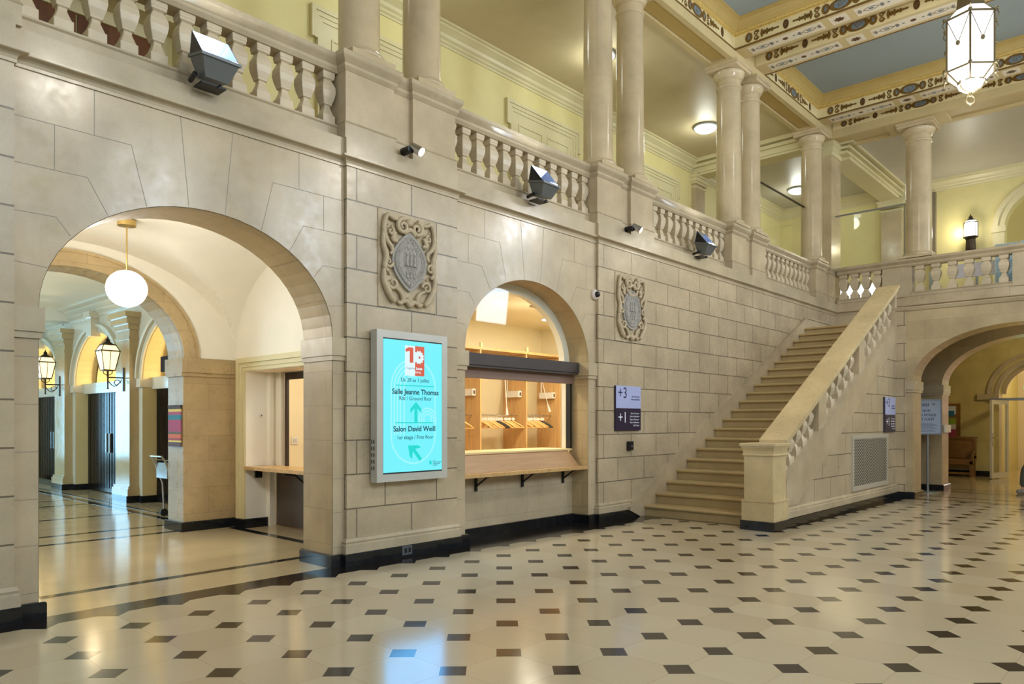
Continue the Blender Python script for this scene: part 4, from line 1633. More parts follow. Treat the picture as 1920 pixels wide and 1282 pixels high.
# ------------------------------------------------------------------ staircase
T0, TR, RI = 9.98, .338, .173
YI = 4.40
t = thing('staircase', 'wide stone staircase rising along the block wall to the landing', 'stairs', (T0, 5.3, 0))
for k in range(1, 22):
    x = T0 + TR * (k - 1)
    x1 = XE if k == 21 else T0 + TR * 21
    ya = YI if k > 1 else 4.51
    m = MB()
    m.box(x + .048, min(x1, x + .9) if k < 21 else x1, ya, 6.27, RI * (k - 1) - (.02 if k > 1 else 0), RI * k - .05)
    # tread with rounded nosing
    pr = [(x + .35 if k < 21 else x1, RI * k), (x + .02, RI * k), (x + .006, RI * k - .008), (x, RI * k - .025), (x + .006, RI * k - .042), (x + .02, RI * k - .05), (x + .35 if k < 21 else x1, RI * k - .05)]
    m.rings([[(a, ya, b) for a, b in pr], [(a, 6.27, b) for a, b in pr]])
    m.build('step', M['step'], t)
w = MB()
# wall string along the block wall
def zline(x, off):
    return off + RI + (x - T0) * RI / TR
p0, p1 = T0 - .42, T0 + TR * 20.4
pts = [(p0, .13), (p0, .16), (p1, zline(p1, .12) + .05), (XE, zline(p1, .12) + .05), (XE, 3.5), (p1, 3.4), (T0 + .2, .0), (T0 - .1, 0)]
w.plate((0, D - .001, 0), (1, 0, 0), (0, 0, 1), pts, .075)
w.build('wall_string', M['flush'], t)
w = MB()
cp = [(p0, .16), (p1, zline(p1, .12) + .05), (XE, zline(p1, .12) + .05)]
w.ribbon((0, D - .07, 0), (1, 0, 0), (0, 0, 1), cp, .035, .025)
w.build('string_bead', M['band'], t)
# outer side wall under the parapet
YO = 4.08
SL = .505


def zs_(x):
    return .62 + SL * (x - 10.05)


t = struct(thing('wall_stair', '', '', (10, YO, 0)))
del t['label'], t['category']
m = MB()
ptsw = [(10.18, 0), (XL + .02, 0), (XL + .02, zs_(XL)), (10.18, zs_(10.18))]
m.plate((0, YO + .30, 0), (1, 0, 0), (0, 0, 1), ptsw, .30)
M['ashlar_stair'] = stone('limestone_ashlar_stair', LIME, .32, blocks=(.70, .345), zoff=.27, xoff=10.94, dark=.30, groove=.012, bump=.8)
m.build('block_face', M['ashlar_stair'], t)
m = MB()
m.plate((0, YO, 0), (1, 0, 0), (0, 0, 1), [(10.18, .3), (10.6, .3), (XL, zs_(XL) - .42), (XL, zs_(XL)), (10.18, zs_(10.18))], .012)
m.build('sloping_band', M['flush'], t)
m = MB()
m.rings([[(x, YO - .03, zs_(x) - .03), (x, YO - .03, zs_(x) + .005), (x, YO + .33, zs_(x) + .005), (x, YO + .33, zs_(x) - .03)] for x in (10.145, XL)])
m.build('string_coping', M['band'], t)
m = MB()
m.sweep([(10.18, YO), (XL, YO)], basep)
m.build('base_moulding', M['band'], t)
m = MB()
m.sweep([(10.18, YO), (XL - .02, YO)], bp_)
struct(m.build('baseboard_stair', M['black']))

t = thing('stair_parapet', 'sloping stone handrail with square balusters beside the staircase', 'balustrade', (12.8, YO, 1.5))


def zr(x):
    return 1.215 + .525 * (x - 10.05)


m = MB()
prof = [(-.05, -.0), (-.05, -.05), (-.03, -.065), (-.03, -.10), (-.0, -.12), (.0, -.155), (.30, -.155), (.30, -.12), (.33, -.1), (.35, -.05), (.35, 0)]
m.rings([[(x, YO + o, zr(x) + z) for o, z in prof] for x in (10.10, XL + .05)])
m.build('handrail', M['newel'], t)
groups = [(10.20, 11.47, 5), (11.83, 13.40, 5), (13.74, XL - .02, 6)]
for (a, b, n) in groups:
    for k in range(n):
        x = a + (b - a) * (k + .5) / n
        za, zb = zs_(x), zr(x) - .15
        H = zb - za
        m = MB()
        rr = []
        for h, z in BAL:
            h = h * 1.12
            f = z / .54
            z_ = z / .54 * H
            sh = 1.0 if (f < .16 or f > .84) else 0.0
            ring = []
            for aa, bb in ((-1, -1), (1, -1), (1, 1), (-1, 1)):
                ring.append((x + aa * h, YO + .15 + bb * h, za + z_ + sh * aa * h * (SL if f < .5 else .525)))
            rr.append(ring)
        m.rings(rr)
        m.build('baluster', M['baluster'], t)
for (a, b) in ((11.49, 11.81), (13.42, 13.72), (XL - .03, XL + .03)):
    m = MB()
    m.rings([[(x, YO + .005, zs_(x)), (x, YO + .005, zr(x) - .15), (x, YO + .29, zr(x) - .15), (x, YO + .29, zs_(x))] for x in (a, b)])
    m.build('parapet_block', M['flush'], t)
t = thing('newel_post', 'square stone newel post at the foot of the staircase', 'newel post', (9.9, 4.25, 0))
nx0, nx1, ny0, ny1 = 9.68, 10.14, 4.05, 4.47
MB().box(nx0 - .035, nx1 + .035, ny0 - .035, ny1 + .035, 0, .13).build('plinth', M['black'], t)
MB().box(nx0 - .02, nx1 + .02, ny0 - .02, ny1 + .02, .13, .40).build('post_base', M['newel'], t)
m = MB()
m.box(nx0 - .03, nx1 + .03, ny0 - .03, ny1 + .03, .395, .415)
m.box(nx0 + .005, nx1 - .005, ny0 + .005, ny1 - .005, .415, 1.04)
m.build('post_shaft', M['newel'], t)
m = MB()
cx_, cy_ = (nx0 + nx1) / 2, (ny0 + ny1) / 2
rr = []
for o, z in ((0, 1.02), (.012, 1.03), (.012, 1.045), (.004, 1.055), (.006, 1.10), (.022, 1.135), (.03, 1.14), (.03, 1.155), (.042, 1.16), (.042, 1.19), (.034, 1.20)):
    rr.append([(nx0 - o, ny0 - o, z), (nx1 + o, ny0 - o, z), (nx1 + o, ny1 + o, z), (nx0 - o, ny1 + o, z)])
m.rings(rr)
m.build('post_cap', M['newel'], t)
# radiator grille
t = thing('radiator_grille', 'pierced metal grille with a lattice of slots in the stair side wall', 'grille', (14.0, YO, .8))
gx0, gx1, gz0, gz1 = 12.98, 15.02, .31, 1.27
m = MB()
y0, y1 = YO - .03, YO - .012
frame4(m, gx0, gx1, gz0, gz1, .07, y0, YO)
m.build('grille_frame', M['grillew'], t)
MB().box(gx0 + .09, gx1 - .09, YO - .02, YO - .002, gz0 + .07, gz1 - .05).build('perforated_sheet', M['grillew'], t)
m = MB()
ncol, nrow = 19, 15
pw, ph = (gx1 - gx0 - .2) / ncol, (gz1 - gz0 - .14) / nrow
for i in range(ncol):
    for j in range(nrow):
        for h_ in (0, 1):
            u, v_ = gx0 + .1 + pw * (i + .25 + .5 * h_), gz0 + .085 + ph * (j + .25 + .5 * h_)
            if h_ and (j == nrow - 1 and v_ > gz1 - .08):
                continue
            m.plate((0, YO - .0205, 0), (1, 0, 0), (0, 0, 1), [(u - pw * .25, v_ - ph * .12), (u, v_ - ph * .36), (u + pw * .25, v_ - ph * .12), (u + pw * .25, v_ + ph * .12), (u, v_ + ph * .36), (u - pw * .25, v_ + ph * .12)], .001)
m.build('slot_shade_plate', M['slotshade'], t)['kind'] = 'stuff'  # dark plates on the solid sheet, painting the shade of pierced openings

# ------------------------------------------------------------------ far end, ground floor
w = MB()
arch_wall(w, 'y', -2.2, 3.92, 0, 3.70, XL + .06, 16.33, 2.06, 1.74, 2.29, 1.0)
arch_wall(w, 'y', -9, -2.2, 0, 3.70, XL + .06, 16.33, -4.5, 1.74, 2.29, 1.0)
M['tan2'] = stone('far_arch_stone', rgb(186, 168, 132), .2, blocks=(.8, .3575), mortar=.003, dark=.7, bump=.1)
wfa = struct(w.build('wall_far_arcade', M['tan2']))
w = MB()
w.box(XL, XL + .4, 3.92, 4.38, 0, 3.70)
w.build('rusticated_strip', M['ashlar_stair'], wfa)
w = MB()
w.sweep([(XL, 4.38), (XL, 3.92), (XL + .06, 3.92), (XL + .06, -9)], [(-.02, 3.66), (.02, 3.66), (.03, 3.68), (.05, 3.72), (.02, 3.735), (-.02, 3.735)])
w.box(XL + .02, 19.4, -9, 4.30, 3.705, 3.73)
w.build('string_course', M['band'], wfa)
w = MB()
arch_wall(w, 'y', -2.2, 4.3, 0, 3.70, 17.9, 18.5, 2.02, 1.74, 2.29, 1.0)
w.box(17.9, 19.36, 4.3, 8.5, 0, 3.55)
arch_wall(w, 'y', -9, -2.2, 0, 3.70, 17.9, 18.5, -4.5, 1.74, 2.29, 1.0)
w.box(16.33, 17.9, 5.2, 5.5, 0, 3.2)
w.build('inner_arcade', M['tan2'], wfa)
w = MB()
for x0, x1 in ((XL + .06, 16.33), (17.9, 18.5)):
    c = 2.06 if x0 < 17 else 2.02
    for sg in (1, -1):
        y = c + sg * 1.74
        lo, hi = (y - .035, y + .13) if sg > 0 else (y - .13, y + .035)
        if x0 > 17 and sg > 0:
            hi = 5.2
        w.box(x0 - .035, x1 + .035, lo, hi, 2.12, 2.29)
        w.box(x0 - .02, x1 + .02, lo + .012, hi - .0, 2.07, 2.12)
w.build('impost', M['band'], wfa)
w = MB()
w.sweep([(XL, YO - .02), (XL, 3.92), (XL + .06, 3.92), (XL + .06, 3.80), (16.35, 3.80)], bp_)
w.sweep([(16.33, 5.2), (17.9, 5.2), (17.9, 3.76), (18.5, 3.76)], bp_)
struct(w.build('baseboard_far', M['black']))
# vaulted ceiling of the passage
NX, NY = 12, 40
vs, fs = [], []
for i in range(NX + 1):
    for j in range(NY + 1):
        x = 16.33 + (17.9 - 16.33) * i / NX
        y = 2.04 - 3.3 * math.cos(PI * j / NY)
        za = 1.04 * math.sqrt(max(0, 1 - ((y - 2.04) / 3.3) ** 2))
        zb = 1.04 * math.sqrt(max(0, 1 - ((x - 17.115) / .79) ** 2))
        vs.append((x, y, 2.32 + 1.2 * max(za, zb) / 1.04))
for i in range(NX):
    for j in range(NY):
        a = i * (NY + 1) + j
        fs.append((a, a + 1, a + NY + 2, a + NY + 1))
struct(MB().add(vs, fs).build('ceiling_passage', flat('grey_plaster', 190, 186, 168), smooth=30))
# end corridor wall with door arch
XR = 23.4
w = MB()
arch_wall(w, 'y', 1.5, 8.5, 0, 4.2, XR, XR + .5, 2.56, 1.0, 2.25, .86)
w.box(XR, XR + .5, -9, 1.5, 0, 4.2)
w.box(18.5, XR + .5, 8.5, 8.7, 0, 4.2)
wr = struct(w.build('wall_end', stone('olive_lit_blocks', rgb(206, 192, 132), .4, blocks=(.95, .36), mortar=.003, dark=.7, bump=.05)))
struct(MB().box(19.36, 33, -9, 8.7, 4.0, 4.15).build('ceiling_end', M['ceil']))
w = MB()
arch_ring(w, 'y', 2.56, 1.0, 2.25, .86, .10, XR - .04, XR + .01)
arch_ring(w, 'y', 2.56, 1.17, 2.25, 1.03, .10, XR - .07, XR + .01)
arch_ring(w, 'y', 2.56, .9, 2.25, .76, .1, XR + .42, XR + .5)
w.box(XR - .09, XR, 3.55, 4.05, 2.1, 2.25)
w.box(XR - .09, XR, 3.55, 3.7, 1.98, 2.1)
w.build('arch_moulding', M['band'], wr)
struct(MB().box(XR - .045, XR, 3.72, 8.4, 0, .15).build('baseboard_end', M['black']))
# yellow porch beyond and lit room
w = MB()
w.box(XR + .5, 28.0, 3.75, 3.95, 0, 4.0)
w.box(XR + .5, 28.0, 0.6, .8, 0, 4.0)
w.build('porch_wall', M['yellow'], wr)
w = MB()
arch_wall(w, 'y', .8, 3.75, 0, 4.0, 28.0, 28.3, 2.2, .95, 1.85, .75)
w.build('inner_arch', flat('pink_white', 236, 222, 208), wr)
w = MB()
w.box(31, 31.2, -1, 6, 0, 4.0)
w.build('lit_room_wall', flat('pale_pink_wall', 240, 214, 210), wr)
point('porch_lamp', (26.0, 2.3, 3.4), 60, (1, .86, .5), .2)
point('lit_room_lamp', (29.7, 2.6, 2.9), 110, (1, .90, .88), .3)
point('end_corridor_lamp', (20.5, 1.2, 3.7), 120, (1, .85, .5), .25)
point('passage_lamp', (17.1, 1.2, 3.0), 15, (1, .84, .55), .2)
t = thing('exit_sign', 'small glowing green exit sign beyond the white glazed door', 'sign', (26.8, 2.9, 2.4))
MB().box(24.6, 24.64, 2.60, 3.16, 2.40, 2.50).build('sign_panel', M['green'], t)
MB().box(24.6, 24.63, 2.86, 2.90, 2.50, 2.8).build('sign_hanger', M['steel'], t)
# transom bar and open glazed door leaf
t = struct(bpy.data.objects.new('door_5', None))
COL.objects.link(t)
t.location = (XR - .1, 3.5, 0)
m = MB()
m.box(XR - .12, XR - .04, 1.6, 3.75, 2.06, 2.13)
m.build('transom_bar', M['steel'], t)
# leaf hinged near y=3.55, opened towards the hall
def leafpt(u, v, z):
    # u along leaf, v thickness
    ang = math.radians(166.4)
    return (XR - .1 + u * math.cos(ang) - v * math.sin(ang), 3.37 + u * math.sin(ang) + v * math.cos(ang), z)


def lbox(m, u0, u1, v0, v1, z0, z1):
    vs = [leafpt(u, v, z) for u in (u0, u1) for v in (v0, v1) for z in (z0, z1)]
    m.add(vs, [(0, 1, 3, 2), (4, 6, 7, 5), (0, 4, 5, 1), (2, 3, 7, 6), (0, 2, 6, 4), (1, 5, 7, 3)])


m = MB()
LW = .98
lbox(m, 0, .10, 0, .05, .02, 2.06)
lbox(m, LW - .10, LW, 0, .05, .02, 2.06)
lbox(m, .1, LW - .1, 0, .05, .02, .16)
lbox(m, .1, LW - .1, 0, .05, 1.95, 2.06)
m.build('leaf_frame', M['doorwhite'], t)
m = MB()
lbox(m, .1, LW - .1, .02, .026, .16, 1.95)
m.build('leaf_glass', M['glass'], t)
m = MB()
lbox(m, LW - .08, LW - .02, .05, .065, .85, 1.2)
m.tube([leafpt(LW - .05, .06, 1.08), leafpt(LW - .05, .11, 1.08), leafpt(LW - .17, .11, 1.08)], .012)
m.build('door_handle', M['chrome'], t)
# bench
t = thing('wooden_bench', 'dark carved wooden settle bench against the end corridor wall', 'bench', (23.1, 4.5, 0))
by0, by1 = 4.06, 5.6
bx0, bx1 = 22.86, 23.33
MB().box(bx0, bx1 - .05, by0, by1, .42, .47).build('seat', M['benchwood'], t)
m = MB()
m.box(bx1 - .06, bx1 - .01, by0, by1, .47, 1.06)
for yy in (by0, by0 + .75, by1 - .06):
    m.box(bx1 - .09, bx1 - .06, yy, yy + .06, .47, 1.06)
m.box(bx1 - .09, bx1 - .06, by0, by1, .50, .56)
m.box(bx1 - .10, bx1 - .0, by0 - .02, by1 + .02, 1.02, 1.08)
m.build('backrest', M['benchwood'], t)
m = MB()
for cy2 in (by0 + .42, by0 + 1.15):
    d_ = [(-.2, 0), (-.1, .07), (-.05, .06), (0, .12), (.05, .06), (.1, .07), (.2, 0), (.1, -.07), (0, -.1), (-.1, -.07), (-.2, 0)]
    m.ribbon((bx1 - .061, cy2, .79), (0, -1, 0), (0, 0, 1), d_, .018, .012)
m.build('carving', flat('carved_light', 140, 104, 56), t)
for (xx, yy) in ((bx0 + .02, by0 + .02), (bx1 - .1, by0 + .02), (bx0 + .02, by1 - .1), (bx1 - .1, by1 - .1)):
    MB().box(xx, xx + .07, yy, yy + .07, 0, .42).build('leg', M['benchwood'], t)
m = MB()
m.box(bx0 + .03, bx0 + .07, by0, by1, .06, .12)
m.box(bx0 + .02, bx0 + .06, by0, by1, .34, .42)
m.build('stretcher', M['benchwood'], t)
for yy in (by0, by1 - .06):
    m = MB()
    m.box(bx0, bx1 - .06, yy, yy + .06, .66, .71)
    m.box(bx0 + .02, bx0 + .08, yy, yy + .06, .47, .66)
    m.build('armrest', M['benchwood'], t)
# notice boards on the end wall
t = thing('poster_board', 'arched wooden notice board with blue and green posters above the bench', 'notice board', (XR - .05, 5.1, 1.5))
m = MB()
m.box(XR - .05, XR, 4.46, 5.9, 1.08, 2.0)
m.build('board', flat('board_wood', 126, 92, 40), t)
MB().box(XR - .06, XR - .05, 4.56, 5.4, 1.70, 1.93).build('white_poster', flat('white_poster', 206, 216, 226), t)
MB().box(XR - .064, XR - .054, 4.60, 5.2, 1.64, 1.80).build('blue_poster', flat('blue_poster', 50, 110, 150), t)
MB().box(XR - .062, XR - .05, 4.56, 5.3, 1.42, 1.60).build('green_poster', flat('green_poster', 130, 160, 50), t)
MB().box(XR - .062, XR - .05, 4.56, 5.3, 1.28, 1.42).build('pale_poster', flat('pale_poster', 214, 210, 204), t)
MB().box(XR - .062, XR - .05, 4.56, 5.3, 1.08, 1.28).build('pink_poster', flat('pink_poster', 176, 70, 110), t)
tag(MB().box(18.55, 18.0, 3.72, 3.752, 1.26, 1.42).build('switch_box', M['whitep']), 'small white electrical box on the second arch jamb behind the sign stand', 'socket')

# sign on a pole
t = thing('sign_stand', 'grey-blue poster in a silver frame on a floor pole beyond the far arch', 'sign stand', (17.3, 3.9, 0))
sx, sy = 17.3, 3.9
ang = ALPHA + math.radians(25) + PI / 2   # panel roughly faces the hall
U = Vector((math.sin(ALPHA + .12), -math.cos(ALPHA + .12), 0))
Nn = U.cross(Vector((0, 0, 1)))
if Nn.x > 0:
    Nn = -Nn
PW, PH, ZC = .60, .76, 1.60
O_ = Vector((sx, sy, ZC)) - U * PW / 2 + Nn * .03


def pbox(mb, u0, u1, w0, w1, d0, d1):
    vs = []
    for u in (u0, u1):
        for d in (d0, d1):
            for q in (w0, w1):
                vs.append(O_ + U * u + Nn * d + Vector((0, 0, q)))
    mb.add(vs, [(0, 1, 3, 2), (4, 6, 7, 5), (0, 4, 5, 1), (2, 3, 7, 6), (0, 2, 6, 4), (1, 5, 7, 3)])


m = MB()
h = PH / 2
pbox(m, 0, .03, -h, h, -.02, .012)
pbox(m, PW - .03, PW, -h, h, -.02, .012)
pbox(m, .03, PW - .03, -h, -h + .03, -.02, .012)
pbox(m, .03, PW - .03, h - .03, h, -.02, .012)
m.build('frame', M['steel'], t)
m = MB()
pbox(m, .02, PW - .02, -h + .02, h - .02, -.01, .002)
m.build('poster_sheet', M['poster'], t)
TT = O_ + Nn * .003
tx = flat('poster_ink', 44, 52, 66)
text('neai  =', .125, TT + U * .10 + Vector((0, 0, .22)), U, (0, 0, 1), tx, t)
text('LE NOM', .078, TT + U * .055 + Vector((0, 0, .10)), U, (0, 0, 1), tx, t)
text('DU MONDE', .078, TT + U * .055 + Vector((0, 0, .01)), U, (0, 0, 1), tx, t)
text('EST FOR\u00caT', .078, TT + U * .055 + Vector((0, 0, -.08)), U, (0, 0, 1), tx, t)
m = MB()
for k in range(8):
    pbox(m, .06, .40 + .1 * ((k * 7) % 3) / 2, -.14 - k * .024, -.134 - k * .024, .002, .0035)
m.build('small_print', tx, t)
MB().tube([(sx, sy, .02), (sx, sy, 1.25)], .024, 14).build('pole', M['steel'], t, smooth=60)
MB().lathe(sx, sy, [(.20, 0), (.20, .012), (.17, .02)], 36).build('base_disc', M['steel'], t)

# ------------------------------------------------------------------ screen on the pier
t = thing('information_screen', 'wall-mounted portrait screen with bright cyan display in a pale case', 'screen', (5.19, D, 1.66))
sx0, sx1, sz0, sz1 = 4.69, 5.69, .855, 2.475
yf = 6.215
m = MB()
b_ = .085
m.box(sx0, sx1, yf + .012, D - .03, sz0, sz1)
frame4(m, sx0, sx1, sz0, sz1, b_ - .005, yf - .004, yf + .012)
m.build('case', M['screenframe'], t)
MB().box(sx0 + .1, sx1 - .1, D - .03, D, sz0 + .1, sz1 - .1).build('wall_mount', M['blackp'], t)
m = MB()
for k in range(5):
    for q in (0, 1):
        m.box(sx0 - .002, sx0 + .004, yf + .04 + q * .035, yf + .055 + q * .035, sz0 + .13 + k * .07, sz0 + .17 + k * .07)
m.build('vent_slot', M['blackp'], t)
ax0, ax1, az0, az1 = sx0 + b_, sx1 - b_ + .02, sz0 + b_, sz1 - b_
MB().box(ax0, ax1, yf + .004, yf + .012, az0, az1).build('black_border', M['blackp'], t)
px0, px1, pz0, pz1 = ax0 + .004, ax1 - .012, az0 + .012, az1 - .008
disp = MB().box(px0, px1, yf + .002, yf + .006, pz0, pz1).build('display', M['screen'], t)
PWD, PHT = px1 - px0, pz1 - pz0
# layout in display fractions (u from left, v from top)


def SP(u, v):
    return (u * PWD, (1 - v) * PHT)


OO = (px0, yf + .002, pz0)
UX, WZ = (1, 0, 0), (0, 0, 1)


def sbox(name, u0, v0, u1, v1, m_, th=.0012):
    a, b = SP(u0, v1), SP(u1, v0)
    MB().plate(OO, UX, WZ, [(a[0], a[1]), (b[0], a[1]), (b[0], b[1]), (a[0], b[1])], th).build(name, m_, disp)


# pale ribbed emblem behind the text
m = MB()
for k, r in enumerate((.30, .26, .22, .18, .13)):
    cxl = .50 * PWD
    ctop, cbot = (1 - .36) * PHT, (1 - .72) * PHT
    R_ = r * PWD * 1.25
    pts = [(cxl - R_, cbot)] + [(cxl - R_ * math.cos(PI * i / 20), ctop + R_ * math.sin(PI * i / 20)) for i in range(21)]
    if k < 1:
        pts += [(cxl + R_, cbot)] + [(cxl + R_ * math.cos(PI * i / 20), cbot - R_ * math.sin(PI * i / 20)) for i in range(21)]
    else:
        pts = pts[:14]
    m.ribbon(OO, UX, WZ, pts, .020, .0008)
for r in (.11, .15, .07):
    m.ribbon(OO, UX, WZ, [(.74 * PWD + r * PWD * math.cos(a * PI / 12), (1 - .60) * PHT + r * PWD * math.sin(a * PI / 12)) for a in range(-2, 15)], .018, .0008)
m.build('emblem', M['scr_pale'], disp)
sbox('logo_white', .35, .035, .52, .265, M['scr_white'])
sbox('logo_red', .52, .035, .68, .265, M['scr_red'], .0018)
MB().plate((px0, yf + .0005, pz0), UX, WZ, [SP(u, v) for u, v in ((.36, .062), (.41, .048), (.49, .048), (.49, .165), (.43, .165), (.43, .075), (.36, .085))], .0014).build('logo_numeral', M['scr_red'], disp)
m = MB()
st = [(.585 * PWD + (.078 if i % 2 else .062) * math.cos(i * PI / 12), (1 - .12) * PHT + (.078 if i % 2 else .062) * math.sin(i * PI / 12)) for i in range(24)]
m.plate((px0, yf + .0005, pz0), UX, WZ, st, .0012)
m.build('logo_burst', M['scr_white'], disp)
MB().plate((px0, yf - .001, pz0), UX, WZ, ell(.595 * PWD, (1 - .12) * PHT, .014, .014, 12), .001).build('logo_dot', M['scr_red'], disp)
text('Cognitive', .034, (px0 + .365 * PWD, yf - .001, pz0 + (1 - .215) * PHT), UX, WZ, flat('logo_grey', 150, 170, 180), disp)
text('Loops', .036, (px0 + .535 * PWD, yf - .001, pz0 + (1 - .215) * PHT), UX, WZ, M['scr_white'], disp, bold=.0015)
text('Workshop', .036, (px0 + .43 * PWD, yf - .001, pz0 + (1 - .243) * PHT), UX, WZ, M['scr_white'], disp)
tc = .5 * PWD
yt = yf - .0005
text('Du 28 au 1 juillet', .058, (px0 + .52 * PWD, yt, pz0 + (1 - .312) * PHT), UX, WZ, M['scr_dark'], disp, align='CENTER')
sbox('rule', .20, .338, .85, .346, M['scr_teal'])
text('Salle Jeanne Thomas', .081, (px0 + .535 * PWD, yt, pz0 + (1 - .408) * PHT), UX, WZ, M['scr_dark'], disp, align='CENTER', bold=.0016)
text('Rdc / Ground floor', .060, (px0 + .53 * PWD, yt, pz0 + (1 - .453) * PHT), UX, WZ, M['scr_dark'], disp, align='CENTER')
# up arrow
def poly(name, pts, m_):
    MB().plate((px0, yf + .0015, pz0), UX, WZ, [SP(u, v) for u, v in pts], .0014).build(name, m_, disp)


poly('arrow_up', [(.535, .465), (.63, .52), (.63, .552), (.56, .515), (.56, .622), (.51, .622), (.51, .515), (.44, .552), (.44, .52)], M['scr_teal'])
sbox('rule', .19, .622, .84, .63, M['scr_teal'])
text('Salon David Weill', .083, (px0 + .515 * PWD, yt, pz0 + (1 - .692) * PHT), UX, WZ, M['scr_dark'], disp, align='CENTER', bold=.0016)
text('1er \u00e9tage / First floor', .060, (px0 + .525 * PWD, yt, pz0 + (1 - .752) * PHT), UX, WZ, M['scr_dark'], disp, align='CENTER')
poly('arrow_diagonal', [(.40, .80), (.58, .80), (.62, .82), (.52, .828), (.64, .905), (.60, .925), (.48, .845), (.47, .905), (.43, .885)], M['scr_teal'])
sbox('corner_mark', .77, .925, .81, .955, M['scr_teal'])
text('CIT\u00c9', .016, (px0 + .83 * PWD, yt, pz0 + (1 - .93) * PHT), UX, WZ, M['scr_dark'], disp)
text('INTERNATIONALE', .016, (px0 + .83 * PWD, yt, pz0 + (1 - .942) * PHT), UX, WZ, M['scr_dark'], disp)
text('UNIVERSITAIRE', .016, (px0 + .83 * PWD, yt, pz0 + (1 - .954) * PHT), UX, WZ, M['scr_dark'], disp)
text('DE PARIS', .016, (px0 + .83 * PWD, yt, pz0 + (1 - .966) * PHT), UX, WZ, M['scr_dark'], disp)
area('screen_light', ((px0 + px1) / 2, yf - .03, (pz0 + pz1) / 2), (0, -1, 0), PWD, PHT, 13, (.10, .38, 1))

# ------------------------------------------------------------------ direction signs
def direction_sign(x0, x1, z0, z1, y, label, lower):
    t = thing('directory_sign', label, 'sign', ((x0 + x1) / 2, y, (z0 + z1) / 2), 'two-tone directory signs')
    zm = (z0 + z1) / 2
    a = MB().box(x0, x1, y - .035, y, zm, z1).build('upper_panel', M['lilac'], t)
    b = MB().box(x0, x1, y - .035, y, z0, zm).build('lower_panel', M['navy'], t)
    MB().box(x0 - .004, x0, y - .035, y, z0, z1).build('edge', M['navy'], t)
    Wd = x1 - x0
    O1_ = y - .0355
    text('+3', .24 * Wd / .7, (x0 + .07 * Wd, O1_, zm + .46 * (z1 - zm)), (1, 0, 0), (0, 0, 1), M['navytxt'], a)
    text('+1', .24 * Wd / .7, (x0 + .07 * Wd, O1_, z0 + .36 * (zm - z0)), (1, 0, 0), (0, 0, 1), M['whitetxt'], b)
    for k, s_ in enumerate(('Salon Honnorat', 'Salon Gulbenkian') if lower else ('Salon', 'Salle')):
        text(s_, .035, (x1 - .05 * Wd, O1_, z1 - .17 - k * .045), (1, 0, 0), (0, 0, 1), M['navytxt'], a, align='RIGHT')
    for k, s_ in enumerate(('Salon Honnorat', 'Salon Gulbenkian', 'Espace Adenauer', 'Salon Gulbenkian', 'Salle Freud')):
        text(s_, .038, (x1 - .07 * Wd, O1_, zm - .09 - k * .047), (1, 0, 0), (0, 0, 1), M['whitetxt'], b, align='RIGHT')


direction_sign(9.26, 9.95, 1.36, 2.05, D, 'square lilac and navy directory sign reading +3 and +1 on the pier', True)
direction_sign(14.80, 15.47, 1.30, 1.96, YO, 'small lilac and dark directory sign on the stair side wall above the grille', True)
t = thing('switch_box', 'small black switch box on the block wall below the directory sign', 'switch', (9.66, D, 1.12))
MB().box(9.60, 9.72, D - .05, D, 1.05, 1.19).build('box_body', M['blackp'], t)
MB().box(9.655, 9.685, D - .058, D - .05, 1.10, 1.13).build('key_slot', M['steel'], t)
t = thing('floor_socket', 'metal socket plate set in the black plinth under the cyan screen', 'socket', (5.15, D, .07))
MB().box(5.10, 5.24, D - .052, D - .04, .025, .125).build('plate', flat('dull_metal', 84, 88, 92, .4), t)
m = MB()
for xx in (5.135, 5.19):
    m.box(xx, xx + .03, D - .056, D - .052, .05, .10)
m.build('socket_inset', M['blackp'], t)
t = thing('dome_camera', 'round white and black security camera on the wall right of the cloakroom arch', 'camera', (8.81, DB, 3.38))
MB().lathe(0, 0, [(.075, 0), (.078, .03), (.06, .055)], 24).build('housing', flat('camera_white', 222, 208, 198), t, smooth=40, loc=None)
for ch in t.children:
    for v in ch.data.vertices:
        x, y, z = v.co
        v.co = (8.80 + x, DB - z, 3.38 + y)
MB().sphere((8.80, DB - .065, 3.38), .045).build('lens_dome', M['blackp'], t, smooth=60)

